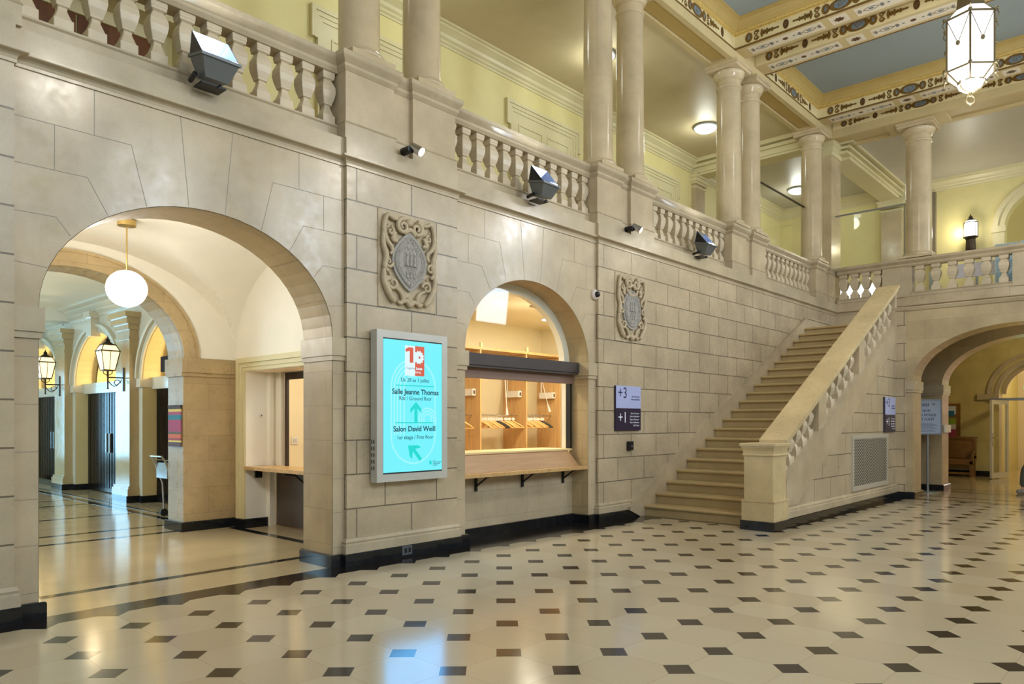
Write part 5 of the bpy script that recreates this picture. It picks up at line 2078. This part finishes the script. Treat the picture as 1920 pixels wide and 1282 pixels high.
# ------------------------------------------------------------------ cartouches
def cartouche(xc, label, sx_=1.0, sym=True, oval=False):
    t = thing('cartouche', label, 'relief', (xc, D, 3.27), 'carved cartouches on the wall')
    W_, H_ = .41 * sx_, .53
    MB().box(xc - W_, xc + W_, D - .012, D, 3.27 - H_ + .002, 3.27 + H_).build('slab', M['carved'], t)
    # mandorla medallion
    def mand(s_, n=20):
        out = []
        a, b = .222 * s_ * sx_, .295 * s_
        if oval:
            return ell(0, -.03, .215 * s_ * sx_, .27 * s_, 36)
        for i in range(n):
            tt = i / n
            out.append((-a * math.sin(PI * tt) ** .8, b - 2 * b * tt))
        for i in range(n):
            tt = i / n
            out.append((a * math.sin(PI * tt) ** .8, -b + 2 * b * tt))
        return out
    O_c = (xc, D - .012, 3.27)
    MB().plate(O_c, (1, 0, 0), (0, 0, 1), mand(1.12), .035).build('medallion_rim', M['carvedgrey'], t)
    MB().plate((xc, D - .045, 3.27), (1, 0, 0), (0, 0, 1), mand(.98), .012).build('medallion', M['carvedgrey'], t)
    m = MB()
    rnd = random.Random(int(xc * 10))
    # raised ring and figures under canopies
    q = mand(.93)
    m.tube([(xc + p[0], D - .058, 3.27 + p[1]) for p in q + q[:1]], .007, 6)
    q = mand(.74)
    m.tube([(xc + p[0], D - .058, 3.27 + p[1]) for p in q + q[:1]], .005, 6)
    for k in range(-1, 2):
        m.sphere((xc + k * .055, D - .058, 3.36), .022, .012, .028, 8, 6)
        m.tube([(xc + k * .055, D - .057, 3.33), (xc + k * .055, D - .057, 3.22)], [.014, .024], 8)
        m.tube([(xc + k * .055 - .024, D - .057, 3.40), (xc + k * .055, D - .057, 3.44), (xc + k * .055 + .024, D - .057, 3.40)], .006, 6)
        m.tube([(xc + k * .05 - .022, D - .057, 3.13), (xc + k * .05 - .022, D - .057, 3.17), (xc + k * .05, D - .057, 3.19), (xc + k * .05 + .022, D - .057, 3.17), (xc + k * .05 + .022, D - .057, 3.13)], .006, 6)
        m.tube([(xc + k * .05, D - .057, 3.16), (xc + k * .05, D - .057, 3.09)], [.010, .016], 8)
    m.tube([(xc - .09, D - .057, 3.20), (xc + .09, D - .057, 3.20)], .006, 6)
    m.tube([(xc - .09, D - .057, 3.20), (xc - .09, D - .057, 3.38), (xc - .04, D - .057, 3.47), (xc, D - .057, 3.53), (xc + .04, D - .057, 3.47), (xc + .09, D - .057, 3.38), (xc + .09, D - .057, 3.20)], .006, 6)
    for k in range(46):
        a = 2 * PI * k / 46
        qq = mand(.835)
        p = qq[int(k / 46 * len(qq))]
        m.sphere((xc + p[0], D - .057, 3.27 + p[1]), .009, .006, .012, 6, 4)
    m.build('medallion_figures', M['carvedgrey'], t, smooth=50)
    # strapwork scrolls
    m = MB()
    def scroll(cx, cz, r0, a0, turns, flip, r=.028, y=-.05):
        pts = spiral(cx, cz, r0, r0 * .18, a0, turns, 24, flip)
        m.tube([(xc + p[0] * sx_, D + y, 3.27 + p[1]) for p in pts], [r * (1 - .45 * i / 24) for i in range(25)], 8)
    def strap(pts, r=.03, y=-.045):
        # smooth through points
        P_ = [Vector((p[0], p[1])) for p in pts]
        out = []
        for i in range(len(P_) - 1):
            p0 = P_[max(0, i - 1)]; p1 = P_[i]; p2 = P_[i + 1]; p3 = P_[min(len(P_) - 1, i + 2)]
            for k in range(6):
                u = k / 6
                out.append(.5 * ((2 * p1) + (-p0 + p2) * u + (2 * p0 - 5 * p1 + 4 * p2 - p3) * u * u + (-p0 + 3 * p1 - 3 * p2 + p3) * u ** 3))
        out.append(P_[-1])
        n_ = len(out)
        r = r * .95
        m.tube([(xc + p.x * sx_, D + y, 3.27 + p.y) for p in out], [r * (.55 + .45 * math.sin(PI * i / (n_ - 1))) for i in range(n_)], 8)
    sides = (-1, 1)
    for s_ in sides:
        scroll(s_ * .10, .38, .085, PI / 2, 1.5, -s_)
        strap([(s_ * .10, .465), (s_ * .22, .44), (s_ * .30, .47), (s_ * .34, .42), (s_ * .36, .30), (s_ * .33, .20), (s_ * .26, .13), (s_ * .25, .08), (s_ * .28, .05)])
        strap([(s_ * .36, .32), (s_ * .37, .16), (s_ * .33, .02), (s_ * .35, -.10), (s_ * .30, -.14)], .034)
        scroll(s_ * .30, -.04, .06, 0, 1.2, s_, .02)
        strap([(s_ * .36, -.12), (s_ * .36, -.24), (s_ * .30, -.36), (s_ * .24, -.44), (s_ * .21, -.46)], .040)
        scroll(s_ * .24, -.26, .07, PI, 1.2, -s_, .022)
        strap([(s_ * .22, -.30), (s_ * .14, -.34), (s_ * .10, -.42), (s_ * .13, -.47), (s_ * .18, -.45)], .028)
        strap([(s_ * .20, .30), (s_ * .24, .22), (s_ * .18, .20)], .03)
        scroll(s_ * .27, .30, .045, PI / 2, 1.1, s_, .018)
        m.sphere((xc + s_ * .27 * sx_, D - .02, 3.27 - .16), .02, .02, .02, 8, 6)
        m.sphere((xc + s_ * .30 * sx_, D - .02, 3.27 + .38), .018, .02, .018, 8, 6)
    strap([(-.14, -.46), (-.05, -.44), (0, -.48), (.05, -.44), (.14, -.46)], .034)
    m.sphere((xc, D - .03, 3.27 - .42), .045, .035, .035, 12, 8)
    m.sphere((xc, D - .03, 3.27 + .44), .05, .04, .045, 12, 8)
    strap([(-.08, .30), (0, .36), (.08, .30)], .03)
    if oval:
        strap([(-.16, .34), (-.12, .24), (0, .20), (.12, .24), (.16, .34)], .026)
    m.build('strapwork', M['carved'], t, smooth=60)


cartouche(5.215, 'carved stone cartouche with pointed oval medallion above the cyan screen', 1.0)
cartouche(9.69, 'carved stone cartouche with rounded oval medallion above the directory sign', 1.02, oval=True)

# ------------------------------------------------------------------ floodlights on the band
def flood(x, y, z, label):
    t = thing('floodlight', label, 'floodlight', (x, D - .02, z - .1), 'grey floodlights on the gallery ledge')
    R = Matrix.Translation((x, y, z)) @ Matrix.Rotation(math.radians(12), 4, 'X')
    m = MB()
    def T(p):
        return R @ Vector(p)
    a, b, c = .165, .13, .105
    lo = [(-a * .62, -b * .6, -c), (a * .62, -b * .6, -c), (a * .62, b * .6, -c), (-a * .62, b * .6, -c)]
    hi = [(-a, -b, c * .6), (a, -b, c * .6), (a, b, c * .6), (-a, b, c * .6)]
    m.rings([[T(p) for p in lo], [T(p) for p in hi]])
    m.build('housing', M['floodgrey'], t)
    m = MB()
    a2, b2 = a + .012, b + .012
    m.rings([[T(p) for p in ((-a2, -b2, c * .5), (a2, -b2, c * .5), (a2, b2, c * .5), (-a2, b2, c * .5))], [T(p) for p in ((-a2, -b2, c * .72), (a2, -b2, c * .72), (a2, b2, c * .72), (-a2, b2, c * .72))]])
    m.build('rim', M['floodgrey'], t)
    m = MB()
    m.tbox(R @ Matrix.Translation((0, 0, c * .74)), a * .9, b * .85, .003)
    m.build('lamp_glass', mat('lamp_glass_%d' % int(x), (.3, .35, .4, 1), .1, emit=(.75, .87, 1, 1), es=2.0, var=0), t)
    # hood: back plate and triangular cheeks
    m = MB()
    bt = [(-a, b, c * .7), (a, b, c * .7), (a, b * 1.0, c * .7 + .20), (-a, b * 1.0, c * .7 + .20)]
    bt2 = [(p[0], p[1] + .008, p[2]) for p in bt]
    m.add([T(p) for p in bt + bt2], [(0, 1, 2, 3), (7, 6, 5, 4), (0, 3, 7, 4), (1, 5, 6, 2), (2, 6, 7, 3), (0, 4, 5, 1)])
    m.build('reflector_plate', M['mirror'], t)
    for sg in (-1, 1):
        m = MB()
        p3 = [(sg * a, b, c * .7), (sg * a, b, c * .7 + .20), (sg * a, -b * .9, c * .7)]
        q3 = [(p[0] - sg * .006, p[1], p[2]) for p in p3]
        m.add([T(p) for p in p3 + q3], [(0, 1, 2), (3, 5, 4), (0, 3, 4, 1), (1, 4, 5, 2), (2, 5, 3, 0)])
        m.build('side_cheek', M['blackp'] if sg < 0 else M['mirror'], t)
    m = MB()
    m.tube([(x - .14, D - .0, z - .10), (x - .15, y + .04, z - .08)], .022, 10)
    m.box(x - .11, x + .11, y + .0, D + .0, z - .15, z - .135)
    m.tube([(x + .03, y, z - .16), (x + .06, y, z - .13)], .014, 8)
    m.build('mounting_bracket', M['blackp'], t)
    area('floodlight_beam', tuple(T((0, -.02, c * .95))), tuple((R.to_3x3() @ Vector((0, -.35, 1)))), .3, .18, 26, (.88, .95, 1))


flood(2.93, 6.19, 4.57, 'grey floodlight with mirrored hood on the ledge above the big arch, nearest of three')
flood(7.39, 6.19, 4.57, 'grey floodlight with mirrored hood on the ledge above the cloakroom arch')
flood(11.85, 6.19, 4.57, 'grey floodlight with mirrored hood above the stair wall, farthest of three')


def spot(x, z, label):
    t = thing('spotlight', label, 'spotlight', (x, D, z), 'small round spotlights on the gallery band')
    MB().tube([(x - .05, D + .02, z), (x - .05, D - .12, z)], .045, 14).build('wall_arm', M['blackp'], t, smooth=50)
    a = Vector((x - .02, D - .12, z + .03))
    d = Vector((.35, -.75, -.55)).normalized()
    MB().tube([a - d * .03, a + d * .12], [.045, .055], 16).build('lamp_can', M['chrome'], t, smooth=50)
    MB().tube([a + d * .119, a + d * .124], [.048, .048], 16).build('lamp_face', M['spotwarm'], t)
    area('spot_beam', tuple(a + d * .14), tuple(d), .08, .08, 6, (1, .78, .5), 1.6)


spot(5.22, 4.50, 'small chrome spotlight on the band above the cyan screen pier')
spot(9.66, 4.50, 'small chrome spotlight on the band above the directory sign pier')

# ------------------------------------------------------------------ dome lights of the galleries
for k, (x, y, z, lb) in enumerate(((7.4, 8.4, 8.70, 'round opal dome light on the gallery ceiling over the cloakroom bay'),
                                   (11.72, 8.35, 8.70, 'round opal dome light on the gallery ceiling between the paired columns'),
                                   (16.3, 8.5, 8.70, 'round opal dome light on the gallery ceiling left of the pair above the stair wall'),
                                   (22.3, 8.56, 8.60, 'round opal dome light on the ceiling of the far corner gallery'),
                                   (2.97, 8.4, 8.70, 'round opal dome light on the gallery ceiling above the wooden door'))):
    t = thing('dome_light', lb, 'ceiling light', (x, y, z), 'opal dome ceiling lights')
    MB().lathe(x, y, [(.29, z - .05), (.29, z)], 36).build('rim', M['steel'], t)
    MB().lathe(x, y, [(.01, z - .15), (.1, z - .145), (.18, z - .12), (.24, z - .085), (.265, z - .05)], 32).build('opal_bowl', M['glowcool'], t, smooth=60)
    point('dome_glow', (x, y, z - .30), 26, (.95, 1, .90), .2)
point('far_gallery_glow', (21.8, -1.5, 7.6), 90, (1, .95, .8), .3)

# glass screens with top bars
t = thing('glass_screen', 'clear glass screen with thin metal top bar between columns before the corner', 'glass screen', (16.3, 6.72, 5.34))
MB().box(14.75, 17.86, 6.70, 6.712, 5.36, 6.69).build('pane', M['glass'], t)
m = MB()
m.tube([(14.75, 6.70, 6.71), (17.95, 6.70, 6.71)], .022, 8)
m.tube([(17.86, 6.70, 6.71), (17.86, 6.70, 5.35)], .012, 6)
m.build('metal_bar', M['iron'], t)
t = thing('glass_screen', 'clear glass screen with thin metal top bar above the stair landing', 'glass screen', (19.25, 5.6, 5.34))
MB().box(19.24, 19.252, 4.84, 6.40, 5.36, 6.69).build('pane', M['glass'], t)
m = MB()
m.tube([(19.24, 4.80, 6.71), (19.24, 6.45, 6.71)], .022, 8)
m.tube([(19.24, 4.84, 6.71), (19.24, 4.84, 5.35)], .014, 6)
m.build('metal_bar', M['steel'], t)

# far gallery wall lantern
x, y, z = XB - .28, 4.33, 6.95
t = thing('wall_lamp', 'lit cylindrical wall lantern with pointed cap on the yellow far gallery wall', 'lantern', (XB, y, z - .3))
MB().lathe(x, y, [(.13, z - .22), (.16, z - .19), (.165, z + .18), (.12, z + .24)], 8).build('glass_drum', M['glowpane'], t)
m = MB()
for k in range(8):
    a = 2 * PI * k / 8
    m.tube([(x + .18 * math.cos(a), y + .18 * math.sin(a), z - .20), (x + .18 * math.cos(a), y + .18 * math.sin(a), z + .18)], .008, 5)
m.lathe(x, y, [(.19, z - .235), (.19, z - .215)], 8)
m.lathe(x, y, [(.185, z + .17), (.185, z + .19)], 8)
m.lathe(x, y, [(.10, z + .24), (.09, z + .28), (.05, z + .31), (.045, z + .33), (.055, z + .345), (.015, z + .39), (.002, z + .44)], 10)
m.build('lamp_frame', M['iron'], t)
m = MB()
m.lathe(x, y, [(.10, z - .62), (.13, z - .58), (.12, z - .3), (.14, z - .26)], 12)
m.box(x, XB, y - .05, y + .05, z - .5, z - .4)
m.build('bracket', M['iron'], t)
point('wall_lamp_light', (x - .3, y + .02, z), 36, (1, .95, .85), .12)
point('wall_lamp_back', (x + .12, y + .32, z), 6, (1, .9, .6), .04)
# display panels on the far gallery
t = thing('display_panels', 'pale blue folding display panels standing on the far gallery', 'display panel', (21.5, 2.8, ZG))
for k, (y0, y1) in enumerate(((2.86, 3.34), (2.10, 2.82))):
    MB().box(21.40, 21.44, y0, y1, ZG + .02, 5.88 + .02 * k).build('panel_frame', flat('pale_blue_metal', 176, 196, 200), t)
    m = MB()
    for q in range(4):
        m.box(21.385, 21.40, y0 + .05, y1 - .05, ZG + .12 + q * .33, ZG + .40 + q * .33)
    m.build('sheet', flat('panel_sheet_blue', 150, 178, 190), t)
    m = MB()
    for q in range(4):
        for r_ in range(5):
            m.box(21.38, 21.386, y0 + .09, y1 - .12 - .04 * (r_ % 2), ZG + .17 + q * .33 + r_ * .04, ZG + .18 + q * .33 + r_ * .04)
    m.build('print', flat('print_navy', 60, 76, 96), t)
t = thing('white_notice', 'wide white notice seen between balusters on the far gallery', 'notice', (21.9, 4.0, 5.4))
MB().box(22.0, 22.03, 3.42, 4.36, 5.25, 5.62).build('notice_sheet', flat('notice_white', 212, 208, 216), t)
MB().box(22.0, 22.04, 3.8, 3.86, ZG, 5.25).build('notice_post', M['steel'], t)
tag(MB().box(20.8, 20.84, 4.56, 4.66, ZG, 5.3).build('post', flat('post_greyblue', 176, 186, 180)), 'slim pale grey post behind the far gallery balusters', 'post')
# bright low window behind the landing balustrade
w = MB()
w.box(XB - .02, XB - .01, 6.8, 8.2, 5.0, 5.80)
w.build('window_pane', mat('bright_window', (.8, .85, .9, 1), .3, emit=(.85, .92, 1, 1), es=1.9, var=0), None).name = 'window_2'
struct(bpy.data.objects['window_2'])

# ------------------------------------------------------------------ big hexagonal lantern
def hall_lantern(x, y, zb, label, rot):
    """zb = bottom of the body"""
    t = thing('hall_lantern', label, 'lantern', (x, y, 9.2), 'hexagonal lanterns of the hall ceiling')
    R1 = .318
    def hexr(r, z):
        return [(x + r * math.cos(rot + k * PI / 3), y + r * math.sin(rot + k * PI / 3), z) for k in range(6)]
    zt = zb + .89
    z1 = zb + .17
    MB().rings([hexr(R1, z1), hexr(R1 * 1.0, zt)]).build('glass_panes', M['glowpane'], t)
    MB().rings([hexr(R1 * .55, zb + .02), hexr(R1, z1)]).build('lower_panes', M['glowpane'], t)
    MB().rings([hexr(R1, zt), hexr(R1 * .62, zt + .14)]).build('upper_panes', M['glowpane'], t)
    MB().lathe(x, y, [(.01, zb - .11), (.08, zb - .095), (.14, zb - .05), (R1 * .52, zb + .02)], 18).build('bottom_bowl', M['glowpane'], t, smooth=60)
    m = MB()
    A, B, Cc, Dd = hexr(R1 + .004, z1), hexr(R1 + .004, zt), hexr(R1 * .55, zb + .02), hexr(R1 * .62, zt + .14)
    for k in range(6):
        j = (k + 1) % 6
        m.tube([A[k], B[k]], .014, 6)
        m.tube([A[k], A[j]], .014, 6)
        m.tube([B[k], B[j]], .016, 6)
        m.tube([Cc[k], Cc[j]], .01, 6)
        m.tube([A[k], Cc[k]], .012, 6)
        m.tube([B[k], Dd[k]], .012, 6)
        a, b = Vector(B[k]), Vector(B[j])
        mid = (a + b) / 2 + Vector((0, 0, -.38))
        n_ = Vector((mid.x - x, mid.y - y, 0)).normalized()
        m.tube([a, mid + n_ * .01], .005, 5)
        m.tube([b, mid + n_ * .01], .005, 5)
        m.sphere(tuple(mid + n_ * .012), .028, .028, .035, 8, 6)
        for P_ in (A[k], B[k]):
            o_ = Vector((P_[0] - x, P_[1] - y, 0)).normalized()
            m.sphere(tuple(Vector(P_) + o_ * .03), .028, .028, .03, 8, 6)
            m.tube([Vector(P_) + o_ * .03, Vector(P_) + o_ * .06 + Vector((0, 0, -.08)), Vector(P_) + o_ * .03 + Vector((0, 0, -.12))], .008, 5)
    m.rings([hexr(R1 * .62, zt + .14), hexr(R1 * .55, zt + .30), hexr(R1 * .25, zt + .36)])
    m.tube([(x, y, zt + .36), (x, y, 9.2)], .02, 8)
    m.build('metal_frame', M['lbrass'], t)
    m = MB()
    for k in range(3):
        a = rot + k * 2 * PI / 3 + .3
        m.tube([(x + r * math.cos(a), y + r * math.sin(a), z_) for r, z_ in ((R1 * .56, zb + .03), (R1 * .60, zb - .03), (R1 * .4, zb - .09), (.02, zb - .13))], .011, 6)
        m.sphere((x + R1 * .62 * math.cos(a), y + R1 * .62 * math.sin(a), zb - .02), .025)
    m.tube([(x, y, zb - .10), (x, y, zb - .17)], .018, 8)
    rr = [(x + .058 * math.sin(2 * PI * k / 16) * math.sin(ALPHA), y - .058 * math.sin(2 * PI * k / 16) * math.cos(ALPHA), zb - .215 + .058 * math.cos(2 * PI * k / 16)) for k in range(17)]
    m.tube(rr, .010, 6)
    m.sphere((x, y, zb - .285), .012)
    m.build('pendant_ring', M['lbrass'], t, smooth=50)
    return t


hall_lantern(11.85, 2.14, 6.22, 'large glowing hexagonal brass lantern hanging from the blue coffered ceiling', math.radians(10.2))
hall_lantern(7.41, 2.14, 6.22, 'hexagonal brass lantern of the bay before the cloakroom arch, above the picture', math.radians(10.2))
hall_lantern(2.97, 2.14, 6.22, 'hexagonal brass lantern of the bay before the big arch, above the picture', math.radians(10.2))
point('lantern_glow', (11.85, 2.14, 5.75), 150, (.97, .97, 1), .25)
point('lantern_up', (11.85, 2.14, 8.1), 45, (.98, .96, .92), .25)
for lx in (7.41, 2.97):
    point('hall_lantern_light', (lx, 2.14, 5.8), 120, (1, .95, .86), .3)
point('hall_lantern_light', (16.29, 2.14, 6.0), 70, (1, .95, .86), .3)

# ------------------------------------------------------------------ walking person cropped by the right edge
def skinfig(name, verts, edges, radii, m_, parent, root=0, sub=2):
    me = bpy.data.meshes.new(name)
    me.from_pydata(verts, edges, [])
    o = bpy.data.objects.new(name, me)
    COL.objects.link(o)
    md = o.modifiers.new('skin', 'SKIN')
    for i, r in enumerate(radii):
        sv = me.skin_vertices[0].data[i] if me.skin_vertices else None
        if sv:
            sv.radius = (r, r) if not isinstance(r, tuple) else r
    if me.skin_vertices:
        me.skin_vertices[0].data[root].use_root = True
    o.modifiers.new('sub', 'SUBSURF').levels = sub
    o.modifiers['sub'].render_levels = sub
    me.materials.append(m_)
    attach(o, parent)
    return o


def skinmesh(name, verts, edges, radii, m_, parent, root=0):
    """build the skin in bmesh-free way through an evaluated copy"""
    me = bpy.data.meshes.new(name)
    me.from_pydata([tuple(v) for v in verts], edges, [])
    bm = bmesh.new()
    bm.from_mesh(me)
    lay = bm.verts.layers.skin.verify()
    bm.verts.ensure_lookup_table()
    for i, r in enumerate(radii):
        bm.verts[i][lay].radius = (r, r) if not isinstance(r, tuple) else r
        bm.verts[i][lay].use_root = (i == root)
    bm.to_mesh(me)
    bm.free()
    o = bpy.data.objects.new(name, me)
    COL.objects.link(o)
    o.modifiers.new('skin', 'SKIN').use_smooth_shade = True
    s_ = o.modifiers.new('sub', 'SUBSURF')
    s_.levels = s_.render_levels = 2
    me.materials.append(m_)
    attach(o, parent)
    return o


fx, fy = 18.22, 2.385      # trailing foot position
fwd = Vector((math.sin(ALPHA), -math.cos(ALPHA), 0))     # walking to the right of the picture
sd = Vector((-fwd.y, fwd.x, 0))
t = thing('person', 'person in grey trousers and pale shoes walking out past the right edge', 'person', (fx, fy, 0))
F0 = Vector((fx, fy, 0))


def pt(f, s_, z):
    return F0 + fwd * f + sd * s_ + Vector((0, 0, z))


hip = .42
bv = [pt(hip, .10, .93), pt(hip, .10, 1.08), pt(hip + .02, .10, 1.28), pt(hip + .03, .10, 1.42), pt(hip + .05, .10, 1.50), pt(hip + .07, .10, 1.58), pt(hip + .08, .10, 1.68),
      pt(hip - .0, .0, .90), pt(.08, -.0, .50), pt(.05, 0, .12), pt(.0, 0, .06), pt(.14, 0, .035),
      pt(hip + .02, .20, .90), pt(hip + .26, .20, .50), pt(hip + .34, .20, .10), pt(hip + .33, .20, .05), pt(hip + .50, .20, .04),
      pt(hip + .02, -.08, 1.40), pt(hip + .04, -.13, 1.14), pt(hip + .16, -.12, .92), pt(hip + .21, -.12, .84),
      pt(hip + .02, .28, 1.40), pt(hip + .02, .30, 1.14), pt(hip + .10, .28, .92), pt(hip + .13, .28, .84)]
be = [(0, 1), (1, 2), (2, 3), (3, 4), (4, 5), (5, 6), (0, 7), (7, 8), (8, 9), (9, 10), (10, 11), (0, 12), (12, 13), (13, 14), (14, 15), (15, 16), (3, 17), (17, 18), (18, 19), (19, 20), (3, 21), (21, 22), (22, 23), (23, 24)]
br_ = [.13, .12, .13, .09, .05, .085, .08, .08, .055, .04, .04, .03, .08, .055, .04, .04, .03, .05, .04, .03, .025, .05, .04, .03, .025]
body = skinmesh('body', bv, be, br_, M['skin'], t)
skinmesh('trousers', [bv[0] + Vector((0, 0, .06)), bv[0], bv[7], bv[8], pt(.05, 0, .13), bv[12], bv[13], pt(hip + .335, .2, .12)],
         [(0, 1), (1, 2), (2, 3), (3, 4), (1, 5), (5, 6), (6, 7)], [.15, .15, .105, .085, .08, .105, .085, .08], M['trouser'], t, 1)
skinmesh('jacket', [bv[0] + Vector((0, 0, .04)), bv[1], bv[2], bv[3], bv[17], bv[18], bv[19], bv[21], bv[22], bv[23]],
         [(0, 1), (1, 2), (2, 3), (3, 4), (4, 5), (5, 6), (3, 7), (7, 8), (8, 9)], [.16, .15, .16, .11, .075, .06, .05, .075, .06, .05], M['shirt'], t, 1)
for a, b, c in ((pt(-.06, 0, .05), pt(.06, 0, .05), pt(.19, 0, .035)), (pt(hip + .27, .2, .05), pt(hip + .38, .2, .05), pt(hip + .52, .2, .035))):
    m = MB()
    m.tube([a - fwd * .03, a, b, c, c + fwd * .03], [.03, .05, .052, .042, .02], 12)
    m.v = [(v[0], v[1], max(0.002, v[2])) for v in m.v]
    m.build('shoe', M['shoe'], t, smooth=60)
hc = bv[5] + Vector((0, 0, .03))
m = MB()
m.sphere((hc.x - fwd.x * .015, hc.y - fwd.y * .015, hc.z + .045), .098, .098, .105, 16, 12)
m.build('hair', M['hair'], t, smooth=60)
